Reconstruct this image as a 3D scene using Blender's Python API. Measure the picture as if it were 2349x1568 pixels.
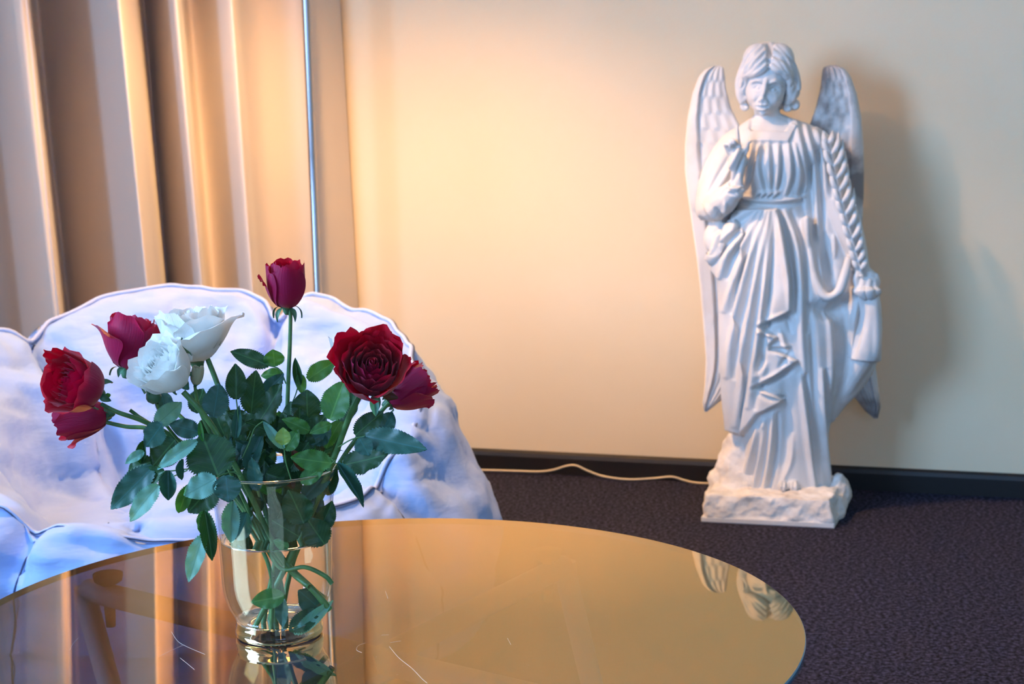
import bpy, bmesh, math, random
import numpy as np
from mathutils import Vector, Matrix, noise
from math import sin, cos, pi, radians, sqrt, exp
random.seed(7)
for o in list(bpy.data.objects): bpy.data.objects.remove(o)
SC = bpy.context.scene
COL = SC.collection
# ---------------------------------------------------------------- camera
FPX, PITCH, ROLL = 4005.0, radians(8.84), radians(-1.35)
CAM = np.array([0, 0, 0.989])
_F = np.array([0, cos(PITCH), -sin(PITCH)]); _U0 = np.array([0, sin(PITCH), cos(PITCH)]); _R0 = np.array([1., 0, 0])
_R = _R0*cos(ROLL)+_U0*sin(ROLL); _U = -_R0*sin(ROLL)+_U0*cos(ROLL)
cd = bpy.data.cameras.new('camera'); cam = bpy.data.objects.new('camera', cd); COL.objects.link(cam)
cam.matrix_world = Matrix(((_R[0], _U[0], -_F[0], CAM[0]), (_R[1], _U[1], -_F[1], CAM[1]), (_R[2], _U[2], -_F[2], CAM[2]), (0, 0, 0, 1)))
cd.sensor_width = 36; cd.lens = FPX*36/2349; cd.clip_start = 0.02
cd.dof.use_dof = True; cd.dof.focus_distance = 1.86; cd.dof.aperture_fstop = 13.0
SC.camera = cam
# ---------------------------------------------------------------- world, lights, exposure
SC.view_settings.view_transform = 'Standard'; SC.view_settings.look = 'None'
SC.view_settings.gamma = 1; SC.view_settings.use_curve_mapping = False
SC.view_settings.exposure = 0.48
w = bpy.data.worlds.new('world'); SC.world = w; w.use_nodes = True
w.node_tree.nodes['Background'].inputs[0].default_value = (.42, .58, 1, 1)
w.node_tree.nodes['Background'].inputs[1].default_value = 0.2
E1 = np.array([.9496, -.3135, 0]); E2 = np.array([.3135, .9496, 0])   # room axes: along the back wall, towards it
def room(u, v, z): return Vector(E1*u + E2*v + np.array([0, 0, z]))
def area(name, loc, target, sx, sy, power, color):
    l = bpy.data.lights.new(name, 'AREA'); l.shape = 'RECTANGLE'; l.size = sx; l.size_y = sy; l.energy = power; l.color = color
    o = bpy.data.objects.new(name, l); COL.objects.link(o); o.location = loc
    o.rotation_euler = (Vector(target)-Vector(loc)).to_track_quat('-Z', 'Y').to_euler(); return o
area('daylight_left', room(-2.66, .35, 1.5), room(0, 1.0, 1.1), 1.7, 1.4, 134, (.32, .57, 1))
area('fill_front', room(1.0, -1.55, 1.5), room(.6, 2, .6), 2.0, 1.3, 34, (.26, .50, 1))  # added dim blue fill from the front, lifts the carpet and shaded sides
LAMP = np.array([-.46, 3.34, 1.74])
pl = bpy.data.lights.new('lamp_bulb_light', 'POINT'); pl.energy = 84; pl.color = (1, .56, .22); pl.shadow_soft_size = .05
plo = bpy.data.objects.new('lamp_bulb_light', pl); COL.objects.link(plo); plo.location = LAMP

# ---------------------------------------------------------------- pixel helpers (only used to work out real positions)
def ray(px, py):
    return _F + (px-1174.5)/FPX*_R - (py-784)/FPX*_U
def at(px, py, Y):
    v = ray(px, py); return CAM + v*((Y-CAM[1])/v[1])
def atz(px, py, Z):
    v = ray(px, py); return CAM + v*((Z-CAM[2])/v[2])
def proj(P):
    q = np.asarray(P)-CAM; d = q@_F
    return 1174.5+FPX*(q@_R)/d, 784-FPX*(q@_U)/d

# ---------------------------------------------------------------- object helpers
WM = {}
def link(o, par=None, M=None):
    COL.objects.link(o)
    M = M if M is not None else Matrix.Identity(4)
    if par is not None:
        o.parent = par; o.matrix_parent_inverse = WM[par.name].inverted()
    o.matrix_basis = M; WM[o.name] = M
    return o
def thing(name, label, cat, loc=(0, 0, 0), group=None):
    o = bpy.data.objects.new(name, None); o.empty_display_size = .05
    link(o, None, Matrix.Translation(Vector(loc))); o['label'] = label; o['category'] = cat
    if group: o['group'] = group
    return o
def tag(o, label, cat, group=None):
    o['label'] = label; o['category'] = cat
    if group: o['group'] = group
    return o
def mk(name, V, Fc, m, par=None, smooth=True, M=None, mats=None, uv=None):
    me = bpy.data.meshes.new(name)
    me.from_pydata([tuple(map(float, v)) for v in V], [], [tuple(int(i) for i in f) for f in Fc])
    if smooth: me.polygons.foreach_set('use_smooth', [True]*len(me.polygons))
    for x in (mats or [m]): me.materials.append(x)
    if uv is not None:
        l = me.uv_layers.new(name='UVMap'); vi = np.empty(len(me.loops), int); me.loops.foreach_get('vertex_index', vi)
        l.data.foreach_set('uv', np.asarray(uv, float)[vi].ravel())
    me.update()
    return link(bpy.data.objects.new(name, me), par, M)
def gridf(n, m, cu=False, cv=False, off=0):
    f = []
    for i in range(n if cu else n-1):
        for j in range(m if cv else m-1):
            a = i*m+j; b = ((i+1) % n)*m+j; c = ((i+1) % n)*m+(j+1) % m; d = i*m+(j+1) % m
            f.append((a+off, b+off, c+off, d+off))
    return f
def cat(P, n):
    P = [np.array(p, float) for p in P]; P = [2*P[0]-P[1]]+P+[2*P[-1]-P[-2]]; out = []
    k = len(P)-3
    for s in np.linspace(0, k, n):
        i = min(int(s), k-1); t = s-i; a, b, c, d = P[i:i+4]
        out.append(.5*((2*b)+(-a+c)*t+(2*a-5*b+4*c-d)*t*t+(-a+3*b-3*c+d)*t**3))
    return np.array(out)
def tubeg(P, R, n=8, cap=True, flat=None):
    P = np.asarray(P, float); R = np.broadcast_to(R, (len(P),)) if np.ndim(R) == 0 else np.asarray(R)
    T = np.gradient(P, axis=0); T /= (np.linalg.norm(T, axis=1)[:, None]+1e-12)
    up = np.array([0, 0, 1.]) if abs(T[0][2]) < .9 else np.array([1., 0, 0]); V = []
    N = np.cross(T[0], up); N /= np.linalg.norm(N)
    for i in range(len(P)):
        N = N-T[i]*(N@T[i]); N /= np.linalg.norm(N); B = np.cross(T[i], N)
        for k in range(n):
            a = 2*pi*k/n; V.append(P[i]+R[i]*(cos(a)*N+sin(a)*B))
    F = gridf(len(P), n, cv=True)
    if cap: F += [tuple(range(n))[::-1], tuple(range((len(P)-1)*n, len(P)*n))]
    return V, F
def tube(name, P, R, m, par=None, n=10, M=None):
    V, F = tubeg(P, R, n); return mk(name, V, F, m, par, M=M)
def lathe(prof, n=64, cap=False):
    V = [(r*cos(2*pi*k/n), r*sin(2*pi*k/n), z) for r, z in prof for k in range(n)]
    return V, gridf(len(prof), n, cv=True)
def boxg(x0, x1, y0, y1, z0, z1):
    V = [(x, y, z) for x in (x0, x1) for y in (y0, y1) for z in (z0, z1)]
    return V, [(0, 1, 3, 2), (4, 6, 7, 5), (0, 4, 5, 1), (2, 3, 7, 6), (0, 2, 6, 4), (1, 5, 7, 3)]
def bevel(o, w=.003, s=2):
    b = o.modifiers.new('bevel', 'BEVEL'); b.width = w; b.segments = s; b.limit_method = 'ANGLE'; return o
def join(parts):
    V = []; F = []
    for v, f in parts:
        k = len(V); V += [tuple(x) for x in v]; F += [tuple(i+k for i in q) for q in f]
    return V, F

def project(co):
    q = co-CAM; d = q@_F; return np.stack([1174.5+FPX*(q@_R)/d, 784-FPX*(q@_U)/d], -1)
def segdist(P, pts):
    best = np.full(len(P), 1e9); tt = np.zeros(len(P)); pts = np.array(pts, float)
    L = np.r_[0, np.cumsum(np.linalg.norm(np.diff(pts, axis=0), axis=1))]
    for i in range(len(pts)-1):
        a, b = pts[i], pts[i+1]; ab = b-a; s = np.clip(((P-a)@ab)/(ab@ab), 0, 1); d = np.linalg.norm(P-(a+s[:, None]*ab), axis=1)
        m = d < best; best[m] = d[m]; tt[m] = (L[i]+s[m]*(L[i+1]-L[i]))/L[-1]
    return best, tt
def inpoly(P, poly):
    poly = np.array(poly, float); x, y = P[:, 0], P[:, 1]; c = np.zeros(len(P), bool); j = len(poly)-1
    for i in range(len(poly)):
        xi, yi = poly[i]; xj, yj = poly[j]
        if yi != yj:
            k = ((yi > y) != (yj > y)) & (x < (xj-xi)*(y-yi)/(yj-yi)+xi); c ^= k
        j = i
    return c
def carve(co, no, strokes, regions=(), disp=1.25, view=False):
    P = project(co)
    if view: d = CAM-co; d /= np.linalg.norm(d, axis=1)[:, None]; front = np.clip(((no*d).sum(1))/.25, 0, 1); disp = 1.
    else: front = np.clip((-(no@SN)+.05)/.45, 0, 1)
    h = np.zeros(len(co))
    for poly, amp, ed in regions:
        A = np.array(poly, float); m = ((P > A.min(0)-ed*2) & (P < A.max(0)+ed*2)).all(1); idx = np.where(m)[0]
        if not len(idx): continue
        d, _ = segdist(P[idx], list(poly)+[poly[0]]); s = np.where(inpoly(P[idx], poly), d, -d); t = np.clip(s/ed*.5+.5, 0, 1); h[idx] += amp*.001*t*t*(3-2*t)
    for pts, wd, amp, *tp in strokes:
        q = pts if len(pts) < 3 else [tuple(x) for x in cat([(*p, 0) for p in pts], len(pts)*4)[:, :2]]
        A = np.array(q, float); m = ((P > A.min(0)-wd*2.6) & (P < A.max(0)+wd*2.6)).all(1); idx = np.where(m)[0]
        if not len(idx): continue
        if len(q) == 1: d = np.linalg.norm(P[idx]-A[0], axis=1); h[idx] += amp*.001*np.exp(-(d/wd)**2); continue
        d, t = segdist(P[idx], q); tap = np.sin(pi*np.clip(t*.94+.03, 0, 1))**(tp[0] if tp else .45)
        h[idx] += amp*.001*tap*np.exp(-(d/(wd*(.55+.45*tap)))**2)
    return co+no*(h*front*disp)[:, None]

# ---------------------------------------------------------------- materials
def mat(name, col, rough=.6, metal=0, spec=.5, **kw):
    m = bpy.data.materials.new(name); m.use_nodes = True; b = m.node_tree.nodes['Principled BSDF']
    b.inputs['Base Color'].default_value = (*col, 1); b.inputs['Roughness'].default_value = rough
    b.inputs['Metallic'].default_value = metal; b.inputs['Specular IOR Level'].default_value = spec
    for k, v in kw.items(): b.inputs[k.replace('_', ' ')].default_value = v
    return m
def nd(m, t, **kw):
    n = m.node_tree.nodes.new(t)
    for k, v in kw.items():
        if k.startswith('i_'): n.inputs[k[2:].replace('_', ' ')].default_value = v
        else: setattr(n, k, v)
    return n
def lk(m, a, b): m.node_tree.links.new(a, b)
def bsdf(m): return m.node_tree.nodes['Principled BSDF']
def coords(m, kind='Object', scale=(1, 1, 1)):
    t = nd(m, 'ShaderNodeTexCoord'); p = nd(m, 'ShaderNodeMapping'); p.inputs['Scale'].default_value = scale
    lk(m, t.outputs[kind], p.inputs[0]); return p.outputs[0]
def mottle(m, c1, c2, scale, det=4, kind='Object', sc=(1, 1, 1), lo=.35, hi=.65):
    n = nd(m, 'ShaderNodeTexNoise', i_Scale=scale, i_Detail=det); lk(m, coords(m, kind, sc), n.inputs['Vector'])
    r = nd(m, 'ShaderNodeValToRGB'); r.color_ramp.elements[0].position = lo; r.color_ramp.elements[1].position = hi
    r.color_ramp.elements[0].color = (*c1, 1); r.color_ramp.elements[1].color = (*c2, 1)
    lk(m, n.outputs['Fac'], r.inputs[0]); lk(m, r.outputs[0], bsdf(m).inputs['Base Color']); return n, r
def bump(m, scale, strength, dist=.002, det=3, kind='Object', sc=(1, 1, 1), tex='ShaderNodeTexNoise'):
    n = nd(m, tex); n.inputs['Scale'].default_value = scale
    if tex == 'ShaderNodeTexNoise': n.inputs['Detail'].default_value = det
    lk(m, coords(m, kind, sc), n.inputs['Vector'])
    b = nd(m, 'ShaderNodeBump', i_Strength=strength, i_Distance=dist); lk(m, n.outputs[0], b.inputs['Height'])
    lk(m, b.outputs[0], bsdf(m).inputs['Normal']); return b

M_wall = mat('painted_wall', (.74, .69, .60), .8, spec=.2); mottle(M_wall, (.80, .66, .44), (.83, .695, .48), 2.2); bump(M_wall, 60, .08, .001)
M_white = mat('ceiling_paint', (.62, .60, .57), .9)
M_carpet = mat('dark_carpet', (.04, .035, .04), .95, spec=.1)
n_, r_ = mottle(M_carpet, (.004, .004, .007), (.062, .068, .135), 130, 8, lo=.45, hi=.64); n_.inputs['Roughness'].default_value = .75; bump(M_carpet, 420, .5, .003, 5)
M_skirt = mat('black_skirting', (.006, .006, .007), .45)
M_curtain = mat('satin_curtain', (.64, .57, .50), .55, spec=.35, Sheen_Weight=.25); bump(M_curtain, 900, .05, .0005)
M_steel = mat('polished_steel', (.40, .41, .45), .25, 1)
M_cable = mat('clear_cable', (.75, .62, .40), .3, spec=.6)
M_tube = mat('grey_tube_paint', (.50, .54, .60), .4, .1)
M_rubber = mat('black_rubber', (.012, .012, .012), .5)
# denim
M_denim = mat('pale_denim', (.50, .58, .80), .85, spec=.15, Sheen_Weight=.3)
def denim():
    m = M_denim; n, r = mottle(m, (.33, .47, .80), (.37, .50, .82), 6, 3)
    w1 = nd(m, 'ShaderNodeTexWave', i_Scale=420.); w1.wave_type = 'BANDS'; w1.bands_direction = 'DIAGONAL'
    lk(m, coords(m, 'UV', (1, 1, 1)), w1.inputs['Vector'])
    n2 = nd(m, 'ShaderNodeTexNoise', i_Scale=7., i_Detail=4.); lk(m, coords(m, 'Object', (1, 1, 3)), n2.inputs['Vector'])
    b1 = nd(m, 'ShaderNodeBump', i_Strength=.35, i_Distance=.0008); lk(m, w1.outputs['Fac'], b1.inputs['Height'])
    b2 = nd(m, 'ShaderNodeBump', i_Strength=.42, i_Distance=.02); lk(m, n2.outputs[0], b2.inputs['Height']); lk(m, b1.outputs[0], b2.inputs['Normal'])
    lk(m, b2.outputs[0], bsdf(m).inputs['Normal'])
denim()
M_piping = mat('navy_thread', (.035, .055, .12), .8)
M_pipe2 = mat('pale_piping', (.42, .50, .72), .8)
# plaster
M_plaster = mat('white_plaster', (.72, .71, .69), .6, spec=.3); mottle(M_plaster, (.66, .63, .59), (.73, .72, .70), 14, 5, lo=.3, hi=.55); bump(M_plaster, 160, .15, .001, 4)
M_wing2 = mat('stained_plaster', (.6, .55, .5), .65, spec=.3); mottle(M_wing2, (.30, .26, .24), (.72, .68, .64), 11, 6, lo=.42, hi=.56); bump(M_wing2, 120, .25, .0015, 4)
M_rock = mat('rough_plaster', (.78, .76, .72), .8, spec=.2); mottle(M_rock, (.66, .61, .55), (.82, .80, .77), 22, 6, lo=.3, hi=.6); bump(M_rock, 90, .5, .003, 6)

def thin_glass(name, tint, f0=.04, refl=(1, 1, 1), rough=0.0):
    """see-through pane: Schlick reflectance f0 at normal incidence, tinted transmission"""
    m = bpy.data.materials.new(name); m.use_nodes = True; m.node_tree.nodes.clear()
    out = nd(m, 'ShaderNodeOutputMaterial'); mx = nd(m, 'ShaderNodeMixShader')
    tr = nd(m, 'ShaderNodeBsdfTransparent'); tr.inputs[0].default_value = (*tint, 1)
    gl = nd(m, 'ShaderNodeBsdfGlossy'); gl.inputs['Color'].default_value = (*refl, 1); gl.inputs['Roughness'].default_value = rough
    lw = nd(m, 'ShaderNodeLayerWeight', i_Blend=.5); pw = nd(m, 'ShaderNodeMath', operation='POWER'); pw.inputs[1].default_value = 5
    ma = nd(m, 'ShaderNodeMath', operation='MULTIPLY_ADD'); ma.inputs[1].default_value = 1-f0; ma.inputs[2].default_value = f0
    lk(m, lw.outputs['Facing'], pw.inputs[0]); lk(m, pw.outputs[0], ma.inputs[0])
    lk(m, ma.outputs[0], mx.inputs[0]); lk(m, tr.outputs[0], mx.inputs[1]); lk(m, gl.outputs[0], mx.inputs[2]); lk(m, mx.outputs[0], out.inputs[0])
    return m
# bronze mirror-coated table glass: strong coloured reflection, brown tinted see-through, fine dust specks and scratches
M_table = thin_glass('bronze_glass', (.30, .27, .30), .48, (1., .75, .38))
M_tunder = thin_glass('bronze_glass_underside', (.92, .90, .88), .0)
def dust():
    m = M_table; out = [n for n in m.node_tree.nodes if n.type == 'OUTPUT_MATERIAL'][0]
    src = out.inputs[0].links[0].from_socket
    v = nd(m, 'ShaderNodeTexNoise', i_Scale=520., i_Detail=2.); lk(m, coords(m), v.inputs['Vector'])
    r = nd(m, 'ShaderNodeValToRGB'); r.color_ramp.elements[0].position = .735; r.color_ramp.elements[1].position = .80
    r.color_ramp.elements[1].color = (.5, .5, .5, 1)
    lk(m, v.outputs['Fac'], r.inputs[0])
    d = nd(m, 'ShaderNodeBsdfDiffuse'); d.inputs[0].default_value = (.8, .8, .8, 1)
    mx = nd(m, 'ShaderNodeMixShader'); lk(m, r.outputs[0], mx.inputs[0]); lk(m, src, mx.inputs[1]); lk(m, d.outputs[0], mx.inputs[2]); lk(m, mx.outputs[0], out.inputs[0])
dust()
M_tedge = mat('glass_edge', (.02, .15, .27), .08, spec=.9)
M_vase = thin_glass('clear_glass', (.975, .98, .985), .04)
M_thick = mat('thick_clear_glass', (.97, .98, .99), 0, Transmission_Weight=1., IOR=1.5)
M_water = mat('water', (.97, .99, .98), 0, Transmission_Weight=1., IOR=1.33)
M_waterwall = thin_glass('water_against_glass', (.95, .975, .965), .005)

def foliage(name, front, back, vein=(.12, .30, .08), rough=.38, tr=.25):
    m = mat(name, front, rough+.06, spec=.32); b = bsdf(m); nt = m.node_tree
    uv = nd(m, 'ShaderNodeTexCoord'); sp = nd(m, 'ShaderNodeSeparateXYZ'); lk(m, uv.outputs['UV'], sp.inputs[0])
    ax = nd(m, 'ShaderNodeMath', operation='ABSOLUTE'); s0 = nd(m, 'ShaderNodeMath', operation='SUBTRACT'); s0.inputs[1].default_value = .5
    lk(m, sp.outputs[0], s0.inputs[0]); lk(m, s0.outputs[0], ax.inputs[0])
    mid = nd(m, 'ShaderNodeMath', operation='LESS_THAN'); mid.inputs[1].default_value = .022; lk(m, ax.outputs[0], mid.inputs[0])
    sk = nd(m, 'ShaderNodeMath', operation='MULTIPLY_ADD'); sk.inputs[1].default_value = -.75; lk(m, ax.outputs[0], sk.inputs[0]); lk(m, sp.outputs[1], sk.inputs[2])
    fr = nd(m, 'ShaderNodeMath', operation='MULTIPLY'); fr.inputs[1].default_value = 8.5; lk(m, sk.outputs[0], fr.inputs[0])
    fc = nd(m, 'ShaderNodeMath', operation='FRACT'); lk(m, fr.outputs[0], fc.inputs[0])
    sd = nd(m, 'ShaderNodeMath', operation='LESS_THAN'); sd.inputs[1].default_value = .09; lk(m, fc.outputs[0], sd.inputs[0])
    sm = nd(m, 'ShaderNodeMath', operation='MULTIPLY'); sm.inputs[1].default_value = .45; lk(m, sd.outputs[0], sm.inputs[0])
    mxm = nd(m, 'ShaderNodeMath', operation='MAXIMUM'); lk(m, mid.outputs[0], mxm.inputs[0]); lk(m, sm.outputs[0], mxm.inputs[1])
    geo = nd(m, 'ShaderNodeNewGeometry')
    c1 = nd(m, 'ShaderNodeMix', data_type='RGBA'); c1.inputs[6].default_value = (*front, 1); c1.inputs[7].default_value = (*back, 1); lk(m, geo.outputs['Backfacing'], c1.inputs[0])
    c2 = nd(m, 'ShaderNodeMix', data_type='RGBA'); c2.inputs[7].default_value = (*vein, 1); lk(m, mxm.outputs[0], c2.inputs[0]); lk(m, c1.outputs[2], c2.inputs[6])
    lk(m, c2.outputs[2], b.inputs['Base Color'])
    bp = nd(m, 'ShaderNodeBump', i_Strength=.5, i_Distance=.0012); lk(m, mxm.outputs[0], bp.inputs['Height']); bp.invert = True; lk(m, bp.outputs[0], b.inputs['Normal'])
    out = [n for n in nt.nodes if n.type == 'OUTPUT_MATERIAL'][0]
    t = nd(m, 'ShaderNodeBsdfTranslucent'); t.inputs[0].default_value = (front[0]*2.2+.02, front[1]*3, front[2]*.8, 1)
    mx = nd(m, 'ShaderNodeMixShader'); mx.inputs[0].default_value = tr; lk(m, b.outputs[0], mx.inputs[1]); lk(m, t.outputs[0], mx.inputs[2]); lk(m, mx.outputs[0], out.inputs[0])
    return m
M_leaf = {'d': foliage('leaf_dark_green', (.011, .045, .005), (.02, .07, .025), vein=(.05, .15, .05), tr=.12),
          'g': foliage('leaf_bright_green', (.022, .13, .012), (.06, .18, .05), tr=.3),
          't': foliage('leaf_daylight_sheen', (.010, .050, .034), (.035, .11, .08), vein=(.04, .14, .12), rough=.32, tr=.1),  # green leaf with the blue-teal daylight sheen put into its colour
          'l': foliage('leaf_pale_underside', (.15, .34, .28), (.15, .34, .28), vein=(.10, .26, .22), rough=.5),
          'y': foliage('leaf_yellow_green', (.16, .26, .03), (.2, .3, .06)),
          'r': foliage('leaf_brown_red', (.10, .025, .015), (.12, .04, .02), vein=(.05, .01, .01))}
M_stem = mat('rose_stem_green', (.06, .17, .045), .45); mottle(M_stem, (.045, .13, .035), (.10, .24, .07), 60)
M_sepal = mat('sepal_green', (.05, .15, .07), .5)
def petalmat(name, front, back, tr=.25, rough=.45, sheen=.5, trc=None):
    m = mat(name, front, rough, spec=.3, Sheen_Weight=sheen, Sheen_Roughness=.4)
    b = bsdf(m); geo = nd(m, 'ShaderNodeNewGeometry')
    c1 = nd(m, 'ShaderNodeMix', data_type='RGBA'); c1.inputs[6].default_value = (*front, 1); c1.inputs[7].default_value = (*back, 1)
    lk(m, geo.outputs['Backfacing'], c1.inputs[0]); lk(m, c1.outputs[2], b.inputs['Base Color'])
    n = nd(m, 'ShaderNodeTexNoise', i_Scale=3., i_Detail=3.); lk(m, coords(m, 'UV', (14, 1.2, 1)), n.inputs['Vector'])
    bp = nd(m, 'ShaderNodeBump', i_Strength=.28, i_Distance=.002); lk(m, n.outputs[0], bp.inputs['Height']); lk(m, bp.outputs[0], b.inputs['Normal'])
    out = [x for x in m.node_tree.nodes if x.type == 'OUTPUT_MATERIAL'][0]
    t = nd(m, 'ShaderNodeBsdfTranslucent'); t.inputs[0].default_value = (*(trc or front), 1)
    mx = nd(m, 'ShaderNodeMixShader'); mx.inputs[0].default_value = tr; lk(m, b.outputs[0], mx.inputs[1]); lk(m, t.outputs[0], mx.inputs[2]); lk(m, mx.outputs[0], out.inputs[0])
    return m
M_red = petalmat('crimson_petal', (.50, .001, .018), (.33, .006, .055), .22, sheen=.12, trc=(.65, .0, .02))
M_whitep = petalmat('white_petal', (.88, .88, .85), (.86, .86, .80), .22, .5, .2, trc=(.9, .88, .78))
M_spent = petalmat('withered_petal', (.52, .47, .30), (.46, .44, .26), .15, .6, .1)

# ================================================================ SETTING
def wallslab(name, u0, u1, v0, v1, z0, z1, m):
    V, F = boxg(u0, u1, v0, v1, z0, z1); V = [tuple(room(*p)) for p in V]
    o = mk(name, V, F, m, smooth=False); o['kind'] = 'structure'; return o
BV = 4.048
U0, U1, V0, H = -2.75, 2.6, -1.7, 2.75
wallslab('floor', U0-.1, U1+.1, V0-.1, BV+.1, -.08, 0, M_carpet)
wallslab('ceiling', U0-.1, U1+.1, V0-.1, BV+.1, H, H+.08, M_white)
wallslab('wall_back', U0-.1, U1+.1, BV, BV+.1, 0, H, M_wall)
wallslab('wall_right', U1, U1+.1, V0, BV, 0, H, M_wall)
def wall_open(name, pieces):
    V, F = join([boxg(*p) for p in pieces]); V = [tuple(room(*p)) for p in V]
    o = mk(name, V, F, M_wall, smooth=False); o['kind'] = 'structure'
wall_open('wall_left', [(U0-.1, U0, V0, BV, 0, .8), (U0-.1, U0, V0, BV, 2.2, H), (U0-.1, U0, V0, -.5, .8, 2.2), (U0-.1, U0, 1.2, BV, .8, 2.2)])
wall_open('wall_front', [(U0, U1, V0-.1, V0, 0, .85), (U0, U1, V0-.1, V0, 2.15, H), (U0, -.8, V0-.1, V0, .85, 2.15), (1.8, U1, V0-.1, V0, .85, 2.15)])
def winframe(name, a, b, axis, c):
    (p0, p1), (z0, z1) = a, b; t = .04; L = []
    for q in (p0, (p0+p1)/2-t/2, p1-t): L.append((q, q+t, z0, z1))
    for q in (z0, z1-t): L.append((p0, p1, q, q+t))
    bx = [boxg(c-.05, c-.01, q[0], q[1], q[2], q[3]) if axis == 'u' else boxg(q[0], q[1], c-.05, c-.01, q[2], q[3]) for q in L]
    V, F = join(bx); o = mk(name, [tuple(room(*p)) for p in V], F, M_white, smooth=False); o['kind'] = 'structure'
winframe('window_1', (-.5, 1.2), (.8, 2.2), 'u', U0); winframe('window_2', (-.8, 1.8), (.85, 2.15), 'v', V0)
# skirting with a small rounded top lip
for nm, (a, b), fn in (('baseboard_back', (U0, U1), lambda s, d, z: room(s, BV-d, z)), ('baseboard_right', (V0, BV), lambda s, d, z: room(U1-d, s, z))):
    pr = [(0, 0), (.014, 0), (.014, .040), (.011, .049), (.005, .054), (0, .054)]
    V = [tuple(fn(s, d, z)) for s in (a, b) for d, z in pr]; k = len(pr)
    o = mk(nm, V, [(i, (i+1) % k, k+(i+1) % k, k+i) for i in range(k)]+[tuple(range(k)), tuple(range(k, 2*k))], M_skirt, smooth=False); o['kind'] = 'structure'

# ================================================================ CURTAIN
def curtain():
    P = [(-330, 3.98), (-250, 4.18), (-170, 3.98), (-100, 4.22), (-20, 4.24), (40, 4.02), (66, 3.97), (82, 3.965), (90, 4.00), (97, 4.36), (108, 4.46), (132, 4.42), (180, 4.29), (240, 4.11), (280, 3.98), (294, 3.94), (306, 3.95), (320, 4.00), (333, 4.06),
         (341, 4.22), (347, 4.42), (357, 4.40), (385, 4.20), (412, 4.05), (426, 4.02), (434, 4.05), (440, 4.20), (452, 4.27), (480, 4.25), (515, 4.14), (542, 4.06), (556, 4.07), (568, 4.17), (600, 4.225), (650, 4.23), (700, 4.235), (724, 4.26), (755, 4.31), (785, 4.365), (795, 4.385)]
    Q = np.array([at(px, 350, Y)[:2] for px, Y in P]); Q = cat(Q, 420)
    for _ in range(4): Q[1:-1] = Q[1:-1]*.5+(Q[:-2]+Q[2:])*.25
    zs = np.linspace(.015, 2.6, 60); V = []; uv = []
    for i, q in enumerate(Q):
        s = i/len(Q); c = Q[max(0, i-14):i+15].mean(0)
        for z in zs:
            k = 1+.10*(1.-z)*(s < .8); fl = .055*(1.1-z)*(1-s)**.3 if s < .9 else .055*(1.1-z)*.5
            wob = .006*sin(3*z+9*s*6)*min(1, (1-s)*5)
            p = c+(q-c)*max(.5, k); V.append((p[0]+fl*.8, p[1]+wob, z)); uv.append((s*3, z))
    o = mk('curtain', V, gridf(len(Q), len(zs)), M_curtain, uv=uv)
    sm = o.modifiers.new('thick', 'SOLIDIFY'); sm.thickness = .003
    return tag(o, 'full-length beige satin curtain hanging in folds behind the beanbag', 'curtain')
curtain()

# ================================================================ FLOOR LAMP (arched over the beanbag, its head above the frame)
def lamp():
    bx = at(716, 360, 4.13); X, Y = bx[0], bx[1]
    t = thing('floor_lamp', 'slim polished steel arched floor lamp, its pole rising behind the beanbag', 'lamp', (X, Y, 0))
    V, F = lathe([(0, 0), (.13, 0), (.14, .006), (.14, .018), (.13, .024), (.02, .026), (.014, .04), (0, .04)], 48)
    mk('base', [(a+X, b+Y, c) for a, b, c in V], F, M_steel, t)
    tube('pole', [(X, Y, z) for z in (.03, .8, 1.6, 2.0)], .0095, M_steel, t, 16)
    arc = cat([(X, Y, 1.98), (X, Y-.06, 2.14), (X+(LAMP[0]-X)*.5, (Y+LAMP[1])/2, 2.26), (LAMP[0], LAMP[1]+.06, 2.2), (LAMP[0], LAMP[1], 2.08), (LAMP[0], LAMP[1], 1.84)], 40)
    tube('arm', arc, .008, M_steel, t, 12)
    V, F = lathe([(.11, .22), (.19, -.148)], 48)
    shade = bpy.data.materials.new('lampshade_fabric'); shade.use_nodes = True; nt = shade.node_tree; b = nt.nodes['Principled BSDF']
    b.inputs['Base Color'].default_value = (.85, .72, .52, 1); b.inputs['Roughness'].default_value = .9
    tl = nd(shade, 'ShaderNodeBsdfTranslucent'); tl.inputs[0].default_value = (.9, .70, .45, 1); mx = nd(shade, 'ShaderNodeMixShader'); mx.inputs[0].default_value = .34
    out = [n for n in nt.nodes if n.type == 'OUTPUT_MATERIAL'][0]; lk(shade, b.outputs[0], mx.inputs[1]); lk(shade, tl.outputs[0], mx.inputs[2]); lk(shade, mx.outputs[0], out.inputs[0])
    s = mk('lamp_shade', [(a+LAMP[0], b_+LAMP[1], c+LAMP[2]) for a, b_, c in V], F, shade, t)
    V, F = lathe([(0, .1), (.018, .1), (.02, .05), (.012, .045), (0, .045)], 20)
    mk('bulb_socket', [(a+LAMP[0], b_+LAMP[1], c+LAMP[2]+.01) for a, b_, c in V], F, M_steel, t)
lamp()

# ================================================================ CABLE along the skirting
def cable():
    C = [(1010, 1077), (1100, 1077.5), (1180, 1079.5), (1235, 1081), (1270, 1077), (1300, 1068), (1322, 1067.5), (1350, 1080), (1385, 1092), (1440, 1099), (1500, 1096.5), (1540, 1093), (1570, 1101), (1600, 1107), (1650, 1109), (1700, 1112)]
    base = [atz(a, max(b, 1083+(a-1100)*.040), .003) for a, b in C]; P = []
    for (a, b), q in zip(C, base):
        p = at(a, b, q[1]); P.append((p[0], p[1], max(.003, p[2])))
    tag(tube('cable', cat(P, 90), .0026, M_cable, None, 8), 'thin pale cable lying on the carpet along the black skirting', 'cable')
cable()

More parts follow.
